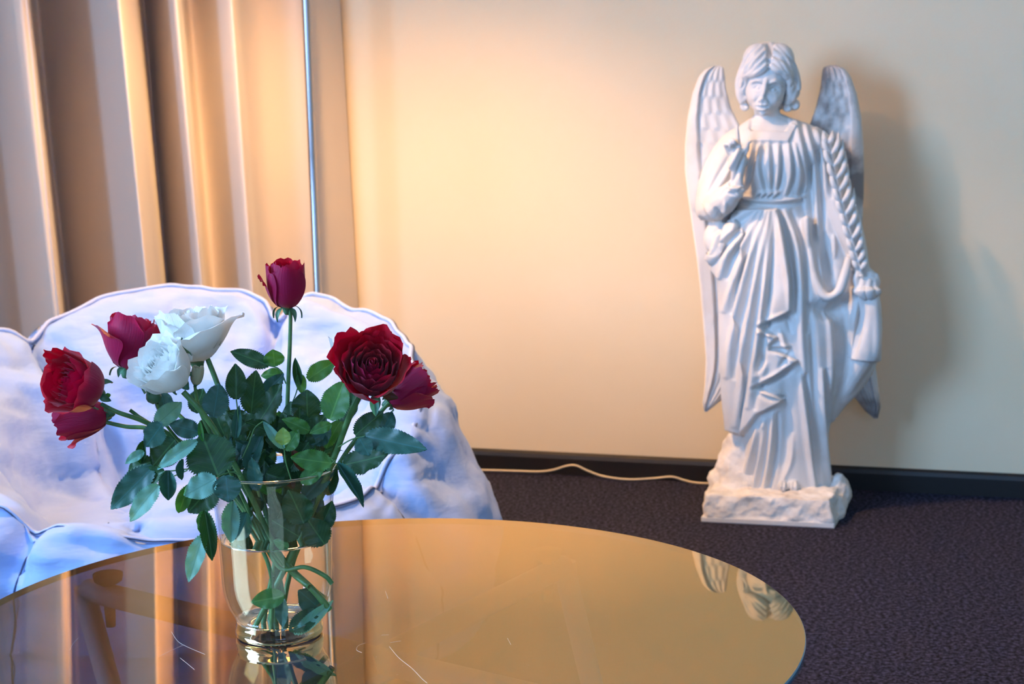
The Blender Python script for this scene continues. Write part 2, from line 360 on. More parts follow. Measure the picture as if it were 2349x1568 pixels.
# ================================================================ BEANBAG CHAIR
def beanbag():
    C = np.array([-.565, 3.03])
    t = thing('beanbag_chair', 'large pale blue denim beanbag armchair behind the glass table', 'beanbag', (C[0], C[1], 0))
    th_k = np.radians([0, 25, 50, 75, 105, 143, 175, 205, 235, 262, 285, 315, 340, 360])
    def per(vals):
        vals = list(vals)+[vals[0]]
        def f(a):
            a = a % (2*pi); i = int(np.searchsorted(th_k, a, side='right'))-1; i = min(i, len(th_k)-2)
            s = (a-th_k[i])/(th_k[i+1]-th_k[i]); s = s*s*(3-2*s); return vals[i]*(1-s)+vals[i+1]*s
        return f
    #          0    25   50   75  105  143  175  205  235  262  285  315  340
    Rr = per([.395, .41, .42, .43, .44, .46, .47, .48, .46, .42, .41, .40, .39])    # rim radius
    Hr = per([.415, .470, .515, .545, .560, .530, .470, .430, .335, .285, .275, .290, .35])    # rim height
    Ro = per([.525, .525, .52, .52, .52, .54, .56, .57, .54, .50, .49, .51, .525])  # widest radius
    seams = np.radians([20, 75, 143, 196, 246, 292, 330])
    A, NV = 300, 110; V = []; uv = []
    def nz(x, y, z, s): return noise.fractal(Vector((x*s, y*s, z*s)), 1.0, 2.0, 4)
    ridge_pts = {k: [] for k in range(len(seams))}; rim = []
    for i in range(A):
        a = 2*pi*i/A
        ds = [((a-s+pi) % (2*pi))-pi for s in seams]; dm = min(abs(x) for x in ds)
        pinch = exp(-(dm/.055)**2)*(.25 if abs(ds[0]) < .2 else 1); puff = min(1, dm/.22)
        r0, h, ro = Rr(a), Hr(a), Ro(a)
        front = max(0, -sin(a))**2
        h2 = h-.035*pinch+.012*puff; rr = r0
        seat = .235+.03*front
        prof = [(.84*ro, .0), (.97*ro, .035), (1.0*ro, .12), (.995*ro, .5*h2), (rr+.055, .86*h2), (rr+.012, .975*h2), (rr-.004, h2), (rr-.03, .985*h2), (rr-.075, .90*h2),
                (rr-.135, .74*h2+.02), (rr-.185, max(.52*h2, seat+.01)), (rr-.25, seat), (.09, seat+.015), (0.0, seat+.02)]
        pp = cat([(p[0], p[1]) for p in prof], NV)
        for j, (r, z) in enumerate(pp):
            v = j/(NV-1); x, y = cos(a), sin(a)
            dirn = 1 if v < .46 else -1
            # seams pull the cloth in, pillows swell between them
            wv = sin(pi*min(1, v*1.25)) if v < .8 else 0
            r = max(0, r+dirn*(-.022*pinch+.016*puff)*wv)
            # gathers running out from each seam and soft wrinkles
            X, Y, Z = C[0]+r*x, C[1]+r*y, z
            g = .0055*sin(z*95+4*nz(X, Y, Z, 6))*exp(-(dm/.13)**2)*wv
            wr = .020*nz(X+3, Y, Z*1.6, 3.6)+.008*nz(X, Y+5, Z*1.2, 11)
            am = min(1, v*8)*(1 if v < .9 else (1-v)*10)
            r = max(0, r+dirn*g*am+wr*am*dirn*.8); Z = max(.002, z+wr*am*.7)
            V.append((C[0]+r*x, C[1]+r*y, Z)); uv.append((a/(2*pi)*3.2, v*1.5))
            if j == int(.462*NV): rim.append(V[-1])
        for k, d in enumerate(ds):
            if abs(d) < pi/A: ridge_pts[k] = [V[-NV+j] for j in range(4, NV-24)]
    body = mk('body', V, gridf(A, NV, cu=True), M_denim, t, uv=uv)
    me = body.data; n = len(me.vertices); co = np.empty(n*3); no = np.empty(n*3); me.vertices.foreach_get('co', co); me.vertices.foreach_get('normal', no); co = co.reshape(-1, 3); no = no.reshape(-1, 3)
    fold = [([(225, 930), (250, 1010), (285, 1110), (322, 1228)], 26, -34), ([(150, 930), (190, 1020), (225, 1120)], 60, 26), ([(60, 800), (140, 860), (215, 940)], 30, 16), ([(330, 1180), (420, 1172), (520, 1150), (600, 1150)], 12, -12),
            ([(0, 835), (90, 850), (170, 905)], 12, -10), ([(0, 875), (100, 895), (160, 940)], 12, 9), ([(0, 925), (90, 945)], 12, -9), ([(0, 1060), (80, 1080), (170, 1085)], 14, -13), ([(0, 1110), (90, 1112), (200, 1140), (290, 1190)], 12, -12), ([(90, 1075), (210, 1075)], 12, 9),
            ([(85, 770), (140, 800), (190, 850), (230, 920)], 16, -14), ([(622, 735), (632, 800), (618, 880), (640, 960)], 14, -16), ([(560, 700), (600, 760), (612, 820)], 16, 9), ([(660, 760), (650, 860)], 16, 8),
            ([(400, 700), (385, 780), (395, 900)], 26, -9), ([(480, 720), (500, 860), (520, 1000)], 34, 10), ([(780, 780), (820, 900), (830, 1050)], 40, -14), ([(700, 800), (730, 950), (760, 1080)], 40, 12), ([(880, 850), (930, 960), (930, 1060)], 36, 14),
            ([(940, 820), (985, 900), (985, 980)], 9, -8), ([(900, 1010), (960, 1030), (1000, 1060)], 12, -10), ([(930, 975), (980, 985), (1010, 1000)], 8, -7), ([(860, 1090), (900, 1130), (880, 1175)], 9, -7), ([(960, 1095), (1010, 1090), (1060, 1120)], 12, -9), ([(1050, 930), (1075, 1000), (1085, 1080)], 12, -10),
            ([(1060, 900), (1095, 985)], 9, -7), ([(1090, 1010), (1105, 1090), (1108, 1170)], 12, 8), ([(60, 1260), (180, 1225), (260, 1240), (330, 1270)], 22, 12), ([(0, 1300), (120, 1310), (220, 1290)], 10, -6), ([(20, 1340), (140, 1330)], 9, -5)]
    co = carve(co, no, fold, view=True); me.vertices.foreach_set('co', co.ravel()); me.update()
    # cushion panel inside the left arm with its own edge
    # seam threads
    for k, pts in ridge_pts.items():
        if not pts: continue
        q = np.array(pts); c = np.array([C[0], C[1], .22]); q = q+(q-c)/np.linalg.norm(q-c, axis=1)[:, None]*.0012
        tube('seam', cat(q[::3], 90), .0016, M_piping, t, 6)
    rr = np.array(rim+rim[:1]); rr[:, 2] += .0035
    tube('piping', cat(rr[::3], 300), .0042, M_pipe2, t, 8)
    q = rr.copy(); q[:, 2] += .003; d = q[:, :2]-C; q[:, :2] += d/np.linalg.norm(d, axis=1)[:, None]*.0055; q[:, 2] -= .002
    tube('stitch_line', cat(q[::3], 300), .0012, M_piping, t, 6)
beanbag()

# ================================================================ TABLE
TZ = .389; TC = np.array([-.1602, 1.848]); TR = .4697
def table():
    t = thing('coffee_table', 'round bronze-tinted glass coffee table on grey tubular legs', 'table', (TC[0], TC[1], 0))
    n = 200; th = .008; V = []; F = []; b = .0012
    rings = [(TR-b, 0), (TR, -b), (TR, -th+b), (TR-b, -th)]
    for r, z in rings: V += [(TC[0]+r*cos(2*pi*k/n), TC[1]+r*sin(2*pi*k/n), TZ+z) for k in range(n)]
    F = [tuple(range(n)), tuple(range(3*n, 4*n))[::-1]]+[(i*n+k, (i+1)*n+k, (i+1)*n+(k+1) % n, i*n+(k+1) % n) for i in range(3) for k in range(n)]
    o = mk('tabletop', V, F, None, t, smooth=False, mats=[M_table, M_tunder, M_tedge])
    o.data.polygons[1].material_index = 1
    for p in o.data.polygons[2:]: p.material_index = 2; p.use_smooth = True
    # frame: two crossing top tubes, four legs
    zt = TZ-th-.018-.011
    a = atz(196, 1352, zt); c = atz(1296, 1290, zt)
    A_, C_ = a[:2], c[:2]; B_ = 2*TC-A_; D_ = 2*TC-C_
    r = .0145
    def P(q, z): return (q[0], q[1], z)
    for (p, q), dz in (((A_, B_), 0), ((C_, D_), -.003)):
        d = (q-p)/np.linalg.norm(q-p); sh = np.array([.07, -.01])
        leg1 = p+sh; leg2 = q+sh
        tube('top_rail', cat([P(p+d*.004, zt+dz), P(p*.5+q*.5, zt+dz), P(q-d*.004, zt+dz)], 12), r, M_tube, t, 16)
        for s, s2 in ((p, leg1), (q, leg2)):
            L = tube('leg', [P(s, zt+dz+.004), P(s*.98+s2*.02, zt-.02), P(s2, .012)], r, M_tube, t, 16)
            V2, F2 = lathe([(0, 0), (r+.002, 0), (r+.002, .014), (0, .014)], 16)
            mk('foot_cap', [(x+s2[0], y+s2[1], z) for x, y, z in V2], F2, M_rubber, L)
        for s, sg in ((p, 1), (q, -1)):
            cc = s+d*sg*.045
            V2, F2 = lathe([(0, -.045), (.006, -.045), (.007, -.02), (.007, .008), (.017, .014), (.0185, .019), (.0185, .0235), (.0, .0238)], 24)
            mk('rubber_pad', [(x+cc[0], y+cc[1], z+zt+.005) for x, y, z in V2], F2, M_rubber, t)
table()
M_scr = mat('scratch_white', (.8, .78, .72), .6)
for pts, r in (([(893, 1482), (915, 1508), (945, 1532), (968, 1556), (980, 1566)], .00028), ([(838, 1474), (822, 1480), (818, 1490), (830, 1496)], .0002), ([(875, 1456), (892, 1455)], .00018), ([(895, 1473), (920, 1469)], .0002), ([(393, 1448), (408, 1470), (430, 1483), (470, 1500)], .00018),
               ([(365, 1505), (395, 1490), (422, 1478)], .00015), ([(413, 1508), (428, 1520), (446, 1535)], .00022), ([(160, 1490), (168, 1475), (180, 1462)], .00012), ([(1164, 1463), (1172, 1478)], .0002), ([(884, 1355), (890, 1372)], .0002)):
    tube('scratch', cat([atz(x, y, TZ+.0001) for x, y in pts], 14), r*.55, M_scr, bpy.data.objects['coffee_table'], 5)

# ================================================================ VASE AND WATER
VX, VY = -.2605, 1.832
VPROF = [(.0462, .0005), (.0475, .003), (.0475, .008), (.0462, .0105), (.0468, .013), (.0455, .0165), (.046, .019), (.049, .025), (.0535, .034), (.0575, .048), (.0592, .062), (.0600, .085), (.0612, .11), (.0630, .135), (.0655, .16), (.0685, .183)]
def vase():
    t = thing('glass_vase', 'clear flared glass vase holding roses on the glass table', 'vase', (VX, VY, TZ))
    z0 = TZ+.0005
    def place(pr, n=96):
        V, F = lathe(pr, n); return [(x+VX, y+VY, z+z0) for x, y, z in V], F
    # wall above the foot: outer and inner skin closed by a rounded rim
    out = [p for p in VPROF if p[1] >= .019]; out = [tuple(p) for p in cat(out, 50)]
    inn = [(max(.001, r-.0022), z) for r, z in out][::-1]
    V, F = place(out+[(out[-1][0]-.0004, out[-1][1]+.0010), (out[-1][0]-.0018, out[-1][1]+.0010)]+inn)
    mk('wall', V, F, M_vase, t)
    rim = [(out[-1][0]-.0011+.00145*cos(a), out[-1][1]+.0008+.00145*sin(a)) for a in np.linspace(0, 2*pi, 11)]
    V, F = place(rim); mk('rim', V, F, M_thick, t)
    ft = [(0, .0025), (.036, .0025), (.042, .0006)]+[p for p in VPROF if p[1] <= .019]+[(.0435, .0175), (.040, .0145), (.03, .013), (0, .0128)]
    V, F = place(ft); mk('foot', V, F, M_thick, t)
    lev = .108
    wp = [(max(0, r-.0026), z) for r, z in out if z < lev-.002]
    prof = [(0, .0135), (.03, .0138), (.0405, .0155)]+wp+[(.0586, lev-.001), (.0590, lev+.0012), (.0575, lev), (.050, lev-.0004), (0, lev-.0004)]
    V, F = place(prof); nr = len(prof)
    o = mk('water', V, F, None, None, mats=[M_water, M_waterwall]); mi = [1 if (p.center[2]-z0) < lev-.002 and Vector((p.center[0]-VX, p.center[1]-VY)).length > .035 else 0 for p in o.data.polygons]
    o.data.polygons.foreach_set('material_index', mi)
    tag(o, 'clear water filling the lower half of the glass vase', 'water')
vase()
# ================================================================ ANGEL STATUE
SO = np.array([.5755, 3.831, 0.]); _sa = math.atan2(SO[0], SO[1]); SR = np.array([cos(_sa), -sin(_sa), 0]); SN = np.array([sin(_sa), cos(_sa), 0]); SZ = np.array([0, 0, 1.])
SM = 1/1030.      # metres per drawing unit at the statue
def S(px, py, d=0.):
    """point at drawing position (px, py), d metres in front of the statue's upright middle plane"""
    v = ray(px, py); n = SN; q = SO-n*d; return CAM+v*(((q-CAM)@n)/(v@n))
def remesh(parts, vox):
    V, F = join(parts); me = bpy.data.meshes.new('tmp'); me.from_pydata([tuple(map(float, v)) for v in V], [], F); me.update()
    bm = bmesh.new(); bm.from_mesh(me); bmesh.ops.recalc_face_normals(bm, faces=bm.faces); bm.to_mesh(me); bm.free()
    o = bpy.data.objects.new('tmp', me); COL.objects.link(o)
    r = o.modifiers.new('r', 'REMESH'); r.mode = 'VOXEL'; r.voxel_size = vox
    s = o.modifiers.new('s', 'SMOOTH'); s.factor = .5; s.iterations = 6
    dg = bpy.context.evaluated_depsgraph_get(); dg.update(); ev = o.evaluated_get(dg)
    m2 = bpy.data.meshes.new_from_object(ev); bpy.data.objects.remove(o)
    n = len(m2.vertices); co = np.empty(n*3); m2.vertices.foreach_get('co', co); no = np.empty(n*3); m2.vertices.foreach_get('normal', no)
    return m2, co.reshape(-1, 3), no.reshape(-1, 3)
def loft(sl, n=48, pw=2.2):
    """slices (py, cx, half width, half depth, d centre) bottom to top, in drawing units except d"""
    V = []; A = np.array(sl, float); A = cat(A, len(sl)*5)
    for py, cx, hw, hd, dc in A:
        c = S(cx, py, dc)
        for k in range(n):
            a = 2*pi*k/n; ca, sa = cos(a), sin(a)
            x = abs(ca)**(2/pw)*math.copysign(1, ca)*hw*SM; y = abs(sa)**(2/pw)*math.copysign(1, sa)*hd*SM
            V.append(c+SR*x-SN*y)
    m = len(A); F = gridf(m, n, cv=True)+[tuple(range(n))[::-1], tuple(range((m-1)*n, m*n))]
    return V, F
def ell(px, py, d, rx, rz, ry, n=20):
    c = S(px, py, d); V = []
    for i in range(n+1):
        t = pi*i/n
        for k in range(n): a = 2*pi*k/n; V.append(c+SR*(rx*SM*sin(t)*cos(a))-SN*(ry*SM*sin(t)*sin(a))+SZ*(rz*SM*cos(t)))
    return V, gridf(n+1, n, cv=True)
def stube(pts, n=14, k=None):
    """tube through (px, py, d metres, radius units)"""
    A = cat([(*p,) for p in pts], k or len(pts)*6)
    return tubeg([S(a[0], a[1], a[2]) for a in A], np.maximum(A[:, 3], .5)*SM, n)
def finish(name, me, co, m, par):
    me.vertices.foreach_set('co', co.ravel()); me.materials.clear(); me.materials.append(m); me.polygons.foreach_set('use_smooth', [True]*len(me.polygons)); me.update(); me.name = name
    return link(bpy.data.objects.new(name, me), par)
def statue():
    t = thing('angel_statue', 'tall white plaster angel statue with raised hand and palm frond, standing by the wall', 'statue', (SO[0], SO[1], 0))
    B = []
    # dress and lower body, cape included
    B.append(loft([(1128, 1800, 106, 74, .0), (1085, 1800, 104, 74, .0), (1040, 1800, 100, 72, .0), (985, 1798, 104, 74, .0), (940, 1800, 112, 76, .0), (880, 1806, 120, 80, 0), (800, 1806, 128, 84, 0), (720, 1800, 132, 88, 0),
                   (650, 1792, 128, 88, 0), (590, 1785, 116, 84, .0), (540, 1775, 98, 78, .0), (495, 1770, 82, 66, .002), (462, 1768, 78, 60, .004), (430, 1768, 82, 64, .006), (390, 1770, 92, 70, .010), (345, 1776, 104, 70, .010),
                   (312, 1780, 104, 60, .004), (290, 1778, 84, 48, .0), (272, 1768, 48, 38, .0), (262, 1764, 30, 30, .0)]))
    # outer cape hanging from the right arm, behind and beside the dress
    B.append(loft([(965, 1892, 22, 22, -.01), (930, 1900, 40, 32, -.012), (880, 1915, 70, 40, -.012), (830, 1925, 84, 46, -.01), (760, 1920, 86, 46, -.005), (700, 1912, 84, 46, 0), (640, 1905, 70, 44, .0), (570, 1895, 58, 44, .0), (500, 1882, 48, 42, 0), (430, 1870, 44, 42, 0), (350, 1862, 40, 40, 0), (310, 1850, 34, 34, 0)], 32))
    # cape to the left: from the bent arm down behind the hip
    B.append(loft([(992, 1690, 18, 14, .02), (940, 1700, 34, 26, .018), (860, 1712, 52, 40, .015), (760, 1718, 62, 48, .012), (660, 1708, 56, 50, .012), (600, 1700, 62, 52, .014), (560, 1692, 56, 48, .016), (520, 1688, 44, 40, .018)], 32))
    B.append(stube([(1650, 508, .03, 22), (1640, 548, .035, 26), (1642, 578, .038, 18), (1630, 590, .04, 8)]))
    # bent arm (left in view): shoulder, wide sleeve, elbow, forearm, cuff
    B.append(stube([(1712, 318, 0, 36), (1682, 350, .0, 44), (1660, 400, .006, 48), (1640, 450, .016, 44), (1628, 482, .026, 34), (1628, 506, .030, 20)]))
    B.append(stube([(1630, 482, .03, 32), (1648, 470, .052, 32), (1668, 452, .075, 28), (1682, 434, .090, 23), (1688, 424, .094, 20)]))
    B.append(stube([(1684, 436, .088, 14), (1690, 405, .094, 14.5), (1692, 390, .096, 15), (1691, 368, .098, 20), (1692, 352, .099, 19), (1692, 342, .099, 15)]))
    B.append(ell(1692, 366, .094, 22, 26, 12))
    # raised fore and middle finger, thumb, two folded fingers
    B.append(stube([(1694, 350, .100, 7), (1693, 325, .104, 6.2), (1692, 305, .105, 5.2), (1691, 286, .106, 4)], 10))
    B.append(stube([(1684, 350, .100, 7), (1679, 333, .108, 6.6), (1677, 322, .113, 5.8), (1683, 322, .120, 5), (1688, 332, .118, 4.5)], 10))
    B.append(stube([(1675, 354, .098, 6.5), (1668, 340, .104, 6.2), (1664, 331, .110, 5.6), (1671, 331, .118, 5), (1677, 340, .117, 4.4)], 10))
    B.append(stube([(1703, 358, .100, 8), (1711, 344, .106, 6.6), (1714, 332, .110, 5.4), (1717, 322, .112, 4)], 10))
    # hanging arm (right in view) and hand gathering the cloth
    B.append(stube([(1850, 316, 0, 34), (1882, 345, .0, 36), (1900, 400, .01, 36), (1922, 460, .02, 35), (1945, 520, .028, 32), (1962, 565, .034, 27), (1972, 600, .038, 21), (1980, 625, .04, 17)]))
    B.append(ell(1988, 640, .042, 22, 26, 16))
    for q in ([(1972, 622, .05, 8), (1964, 638, .056, 7.5), (1966, 656, .056, 6.5), (1974, 668, .052, 5)], [(1982, 640, .056, 8.5), (1978, 660, .060, 7.5), (1984, 672, .055, 6), (1990, 668, .05, 5)],
              [(1994, 640, .056, 8.5), (1992, 662, .060, 7.5), (1997, 672, .055, 6), (2000, 664, .05, 5)], [(2004, 640, .050, 8), (2006, 658, .054, 7), (2008, 666, .050, 5.5), (2008, 658, .045, 4.5)], [(2006, 628, .042, 7.5), (2013, 645, .044, 6.5), (2012, 657, .044, 5)]): B.append(stube(q, 10))
    # cloth hanging from that hand
    B.append(stube([(1990, 662, .04, 12), (1992, 700, .036, 17), (1988, 750, .03, 23), (1984, 795, .026, 28), (1980, 818, .022, 28), (1966, 845, .016, 24), (1945, 880, .008, 22), (1920, 920, .0, 16)]))
    # loop of cape under the forearm
    B.append(stube([(1850, 500, .05, 10), (1854, 560, .058, 11), (1866, 630, .066, 11), (1886, 672, .072, 11), (1904, 682, .074, 11), (1924, 668, .070, 11), (1938, 630, .062, 11), (1948, 590, .05, 9)]))
    # neck and head
    B.append(stube([(1766, 300, -.002, 34), (1762, 272, .004, 30), (1758, 250, .010, 28), (1758, 230, .010, 27)]))
    B.append(ell(1760, 178, .006, 51, 62, 58)); B.append(ell(1755, 208, .024, 44, 50, 38)); B.append(ell(1751, 238, .036, 25, 25, 26))
    # feet
    for x, dx in ((1800, -3), (1818, 3)): B.append(stube([(x, 1100, .055, 14), (x+dx, 1116, .075, 11), (x+dx, 1121, .088, 7)]))
    me, co, no = remesh(B, .0023)
    G = lambda a, w, h: (a, w, h)
    st = []
    # bodice pleats
    for q in ([(1727, 328), (1716, 385), (1706, 436)], [(1743, 330), (1738, 385), (1752, 444)], [(1762, 330), (1764, 390), (1766, 444)], [(1785, 330), (1784, 395), (1776, 444)], [(1808, 330), (1812, 395), (1800, 446)], [(1822, 330), (1832, 395), (1826, 446)]):
        st.append((q, 6, 5)); st.append(([(x+9.5, y) for x, y in q], 4.5, -5))
    st += [([(1695, 400), (1700, 430), (1705, 446)], 5, 4)]
    # cape edge folds on the right breast
    for q in ([(1824, 275), (1840, 360), (1846, 430), (1850, 490), (1852, 560)], [(1846, 290), (1866, 380), (1872, 460), (1878, 540)], [(1872, 300), (1890, 380), (1894, 450)]):
        st.append((q, 8, 7)); st.append(([(x+14, y) for x, y in q], 7, -7))
    # girdle with knot
    st += [([(1690, 446), (1722, 456), (1770, 460), (1815, 456), (1848, 448)], 5, 6, .15), ([(1692, 464), (1770, 472), (1846, 464)], 4, -5, .3)]
    for i, x in enumerate((1738, 1752, 1764, 1778)): st += [([(x-8, 452), (x+2, 442), (x+12, 438)], 4, 6), ([(x-2, 454), (x+8, 445)], 2.5, -3)]
    # hip folds sweeping down to the left
    hip = [[(1722, 482), (1690, 520), (1660, 556), (1640, 586)], [(1732, 482), (1700, 540), (1672, 585), (1662, 630)], [(1742, 480), (1716, 550), (1690, 630), (1672, 710)], [(1750, 480), (1732, 560), (1710, 660), (1686, 770), (1676, 860)],
           [(1758, 480), (1746, 570), (1730, 690), (1712, 810), (1700, 900), (1690, 970)], [(1766, 480), (1760, 580), (1750, 700), (1738, 820), (1724, 930)]]
    for q in hip: st.append((q, 7.5, 8)); st.append(([(x+13, y+3) for x, y in q], 6.5, -8))
    st += [([(1776, 484), (1792, 560), (1806, 640), (1812, 706)], 7, 8), ([(1790, 484), (1808, 560), (1820, 640), (1824, 720)], 7, -8), ([(1770, 560), (1778, 640), (1762, 700)], 14, -5),
           ([(1800, 484), (1826, 560), (1836, 650), (1838, 760), (1846, 860)], 8, 7), ([(1818, 484), (1842, 560), (1850, 650), (1852, 760)], 7, -8)]
    # cascade of folded hem down the middle
    z = [(1812, 712), (1760, 738), (1743, 748), (1782, 772), (1765, 790), (1768, 800), (1828, 826), (1760, 872), (1736, 888), (1800, 916), (1740, 948), (1722, 974)]
    reg = [([(1700, 480), (1782, 480), (1800, 560), (1812, 640)]+z+[(1706, 996), (1672, 984), (1664, 900), (1660, 780), (1658, 640), (1625, 592), (1640, 540)], 13, 3.2)]
    for a, b, c in (((1743, 748), (1800, 730), (1815, 760)), ((1768, 800), (1810, 806), (1790, 838)), ((1736, 888), (1790, 862), (1815, 850)), ((1800, 916), (1760, 905), (1742, 890))):
        st.append(([a, b, c], 7, -8)); st.append(([(a[0], a[1]-8), (b[0], b[1]-12)], 6, 6))
    st += [([(1790, 760), (1800, 790), (1812, 812)], 7, 9), ([(1772, 800), (1800, 815), (1822, 826)], 4, 6), ([(1745, 755), (1770, 768)], 5, 7), ([(1760, 832), (1742, 866)], 9, 8), ([(1745, 895), (1790, 912)], 5, 7), ([(1752, 812), (1742, 850)], 8, -6)]
    # lower dress
    for q in ([(1736, 985), (1722, 1050), (1704, 1118)], [(1752, 965), (1742, 1040), (1728, 1122)], [(1772, 950), (1766, 1040), (1752, 1122)], [(1836, 860), (1848, 960), (1858, 1050), (1868, 1118)], [(1884, 850), (1888, 960), (1894, 1050), (1904, 1110)]):
        st.append((q, 7, 9)); st.append(([(x+13, y) for x, y in q], 6.5, -9))
    st += [([(1800, 880), (1806, 980), (1796, 1080)], 16, -9), ([(1818, 1000), (1812, 1060), (1790, 1112)], 7, 5), ([(1858, 700), (1866, 820), (1872, 940), (1880, 1080)], 8, -6)]
    # loop and the hollow inside and below it
    st += [([(1892, 540), (1896, 600), (1903, 655)], 12, -16), ([(1878, 560), (1882, 610), (1890, 650)], 4, 5), ([(1912, 540), (1914, 590)], 5, 6), ([(1870, 706), (1905, 716), (1945, 690)], 16, -14, .2), ([(1936, 700), (1940, 780), (1930, 850)], 15, -10),
           ([(1962, 690), (1950, 760), (1950, 815)], 6, 8), ([(1986, 690), (1976, 750), (1962, 815)], 8, -10), ([(2002, 680), (2004, 760), (2004, 815)], 6, 5), ([(1900, 720), (1906, 820), (1900, 920)], 7, 6), ([(1916, 730), (1924, 830), (1914, 900)], 5, -5)]
    reg += [([(1952, 660), (2030, 660), (2030, 829), (1955, 824)], 9, 3)]
    # collar band and neck opening
    reg += [([(1714, 296), (1722, 296), (1724, 302), (1802, 303), (1816, 284), (1826, 292), (1808, 327), (1720, 326)], 5, 2.5), ([(1722, 262), (1718, 296), (1724, 300), (1800, 301), (1814, 284), (1808, 262)], -4, 3)]
    # sleeves
    st += [([(1700, 330), (1672, 390), (1640, 440)], 6, 5), ([(1712, 345), (1686, 405), (1652, 450)], 5, -5), ([(1690, 330), (1658, 385), (1626, 440)], 5, -4), ([(1618, 470), (1636, 496), (1650, 500)], 6, 6), ([(1640, 478), (1656, 494), (1676, 490)], 5, -6),
           ([(1662, 462), (1664, 478), (1654, 492)], 5, 5), ([(1668, 428), (1690, 434), (1700, 426)], 3.5, 4, .2), ([(1668, 442), (1690, 448)], 3.5, -4)]
    st += [([(1606, 500), (1618, 512), (1640, 516)], 6, -5)]
    # face
    fx = 0
    face = [([(1758, 184), (1754, 206), (1750, 222)], 4.6, 7.5, .3), ([(1749, 228)], 5.6, 8.5), ([(1741, 232)], 3.4, 3.2), ([(1757, 233)], 3.4, 3.2), ([(1751, 237)], 3, -3), ([(1737, 199)], 9.5, -8.5), ([(1777, 203)], 10, -9), ([(1737, 201)], 4.8, 7), ([(1777, 205)], 5, 7),
           ([(1727, 198), (1737, 194), (1747, 199)], 2.1, 3.6), ([(1767, 202), (1777, 197), (1788, 203)], 2.1, 3.6), ([(1729, 207), (1738, 209.5), (1746, 206)], 2, 2.6), ([(1769, 210), (1778, 213), (1787, 209)], 2, 2.6),
           ([(1722, 192), (1735, 185), (1749, 189)], 4, 5), ([(1764, 191), (1779, 187), (1796, 196)], 4, 5), ([(1735, 243.5), (1746, 245.5), (1762, 244.5)], 1.9, -5.5, .3), ([(1738, 240.5), (1748, 241), (1758, 241)], 2.4, 4.2, .3), ([(1738, 249), (1748, 250.5), (1758, 249)], 2.9, 5, .3),
           ([(1742, 255.5), (1755, 255.5)], 2.6, -4.5), ([(1749, 261)], 6, 4.5), ([(1730, 226)], 9, 3), ([(1778, 230)], 10, 3), ([(1740, 222), (1733, 236)], 2.4, -2.2), ([(1760, 224), (1768, 238)], 2.4, -2.2)]
    st += face
    # foot toes, frond hollow
    for i in range(5): st.append(([(1793+i*8, 1106), (1790+i*9, 1122)], 2.6, 3.6)); st.append(([(1797+i*8, 1106), (1794.5+i*9, 1122)], 2, -3))
    # soft overall unevenness of hand-modelled drapery
    co = carve(co, no, st, reg)
    rng = np.random.RandomState(3); h = np.zeros(len(co))
    for _ in range(14):
        k = rng.normal(0, 1, 3)*np.array([70, 70, 26]); h += np.sin(co@k+rng.uniform(0, 6))*.00022
    hd = project(co)[:, 1] > 285; co = co+no*(h*hd)[:, None]
    finish('figure', me, co, M_plaster, t)
    # hair: cap with centre parting, waves framing the face, curls at the neck
    Hh = [ell(1763, 160, -.010, 60, 62, 60), ell(1765, 196, -.026, 58, 62, 46), ell(1740, 138, .016, 36, 38, 36), ell(1788, 138, .016, 34, 38, 36)]
    def lockd(px, py, o=.0): # depth of the head surface plus o
        x = (px-1761)/60.; z = (py-176)/80.; q = 1-x*x-z*z; return .006+.056*sqrt(max(q, .04))+o
    locks = []
    for s, pts in ((-1, [(1758, 118), (1738, 132), (1722, 152), (1708, 168), (1700, 190), (1697, 214), (1704, 236)]), (-1, [(1760, 132), (1744, 148), (1726, 162), (1712, 172), (1707, 192), (1704, 212)]), (-1, [(1761, 146), (1750, 158), (1734, 167), (1718, 172)]),
                   (1, [(1770, 118), (1792, 130), (1810, 152), (1818, 176), (1822, 202), (1818, 228)]), (1, [(1768, 132), (1786, 146), (1802, 160), (1812, 184), (1812, 214), (1806, 240)]), (1, [(1766, 146), (1780, 158), (1796, 164), (1806, 178)]),
                   (-1, [(1750, 104), (1722, 126), (1706, 156), (1696, 186), (1694, 208)]), (1, [(1776, 104), (1804, 128), (1820, 158), (1828, 190), (1830, 208)])):
        n = len(pts); Hh.append(stube([(x, y, lockd(x, y, .001), (10 if i else 6)-(2 if i == n-1 else 0)) for i, (x, y) in enumerate(pts)]))
    for cx, cy, r, d in ((1703, 222, 13, .012), (1708, 244, 11, .010), (1700, 202, 13, .010), (1821, 212, 14, .004), (1822, 240, 13, .0), (1812, 226, 13, .010), (1806, 246, 11, .006), (1824, 190, 13, -.002)):
        Hh.append(ell(cx, cy, d, r, r, r)); Hh.append(stube([(cx+r*.62*cos(a), cy+r*.62*sin(a), d+.010-.0008*a, 4.6-.35*a) for a in np.linspace(0, 7, 12)], 8))
    me, co, no = remesh(Hh, .0021)
    hs = [([(1762, 96), (1765, 118), (1763, 150)], 4, -6, .25)]
    for i, q in enumerate(([(1750, 108), (1726, 134), (1710, 160)], [(1756, 120), (1736, 142), (1716, 163)], [(1742, 102), (1716, 128), (1702, 158), (1696, 184)], [(1758, 138), (1742, 152), (1724, 166)], [(1776, 108), (1800, 132), (1814, 160)], [(1770, 122), (1790, 142), (1806, 166)], [(1784, 102), (1812, 132), (1824, 166), (1828, 190)], [(1768, 138), (1786, 154), (1800, 168)])):
        hs.append((q, 3, -3.4)); hs.append(([(x+5, y+5) for x, y in q], 3, 2.2))
    hs += [([(1700, 180), (1706, 192), (1700, 204)], 3, -4), ([(1818, 176), (1824, 186), (1816, 200)], 3, -4), ([(1730, 150), (1712, 166), (1704, 172)], 3, -3)]
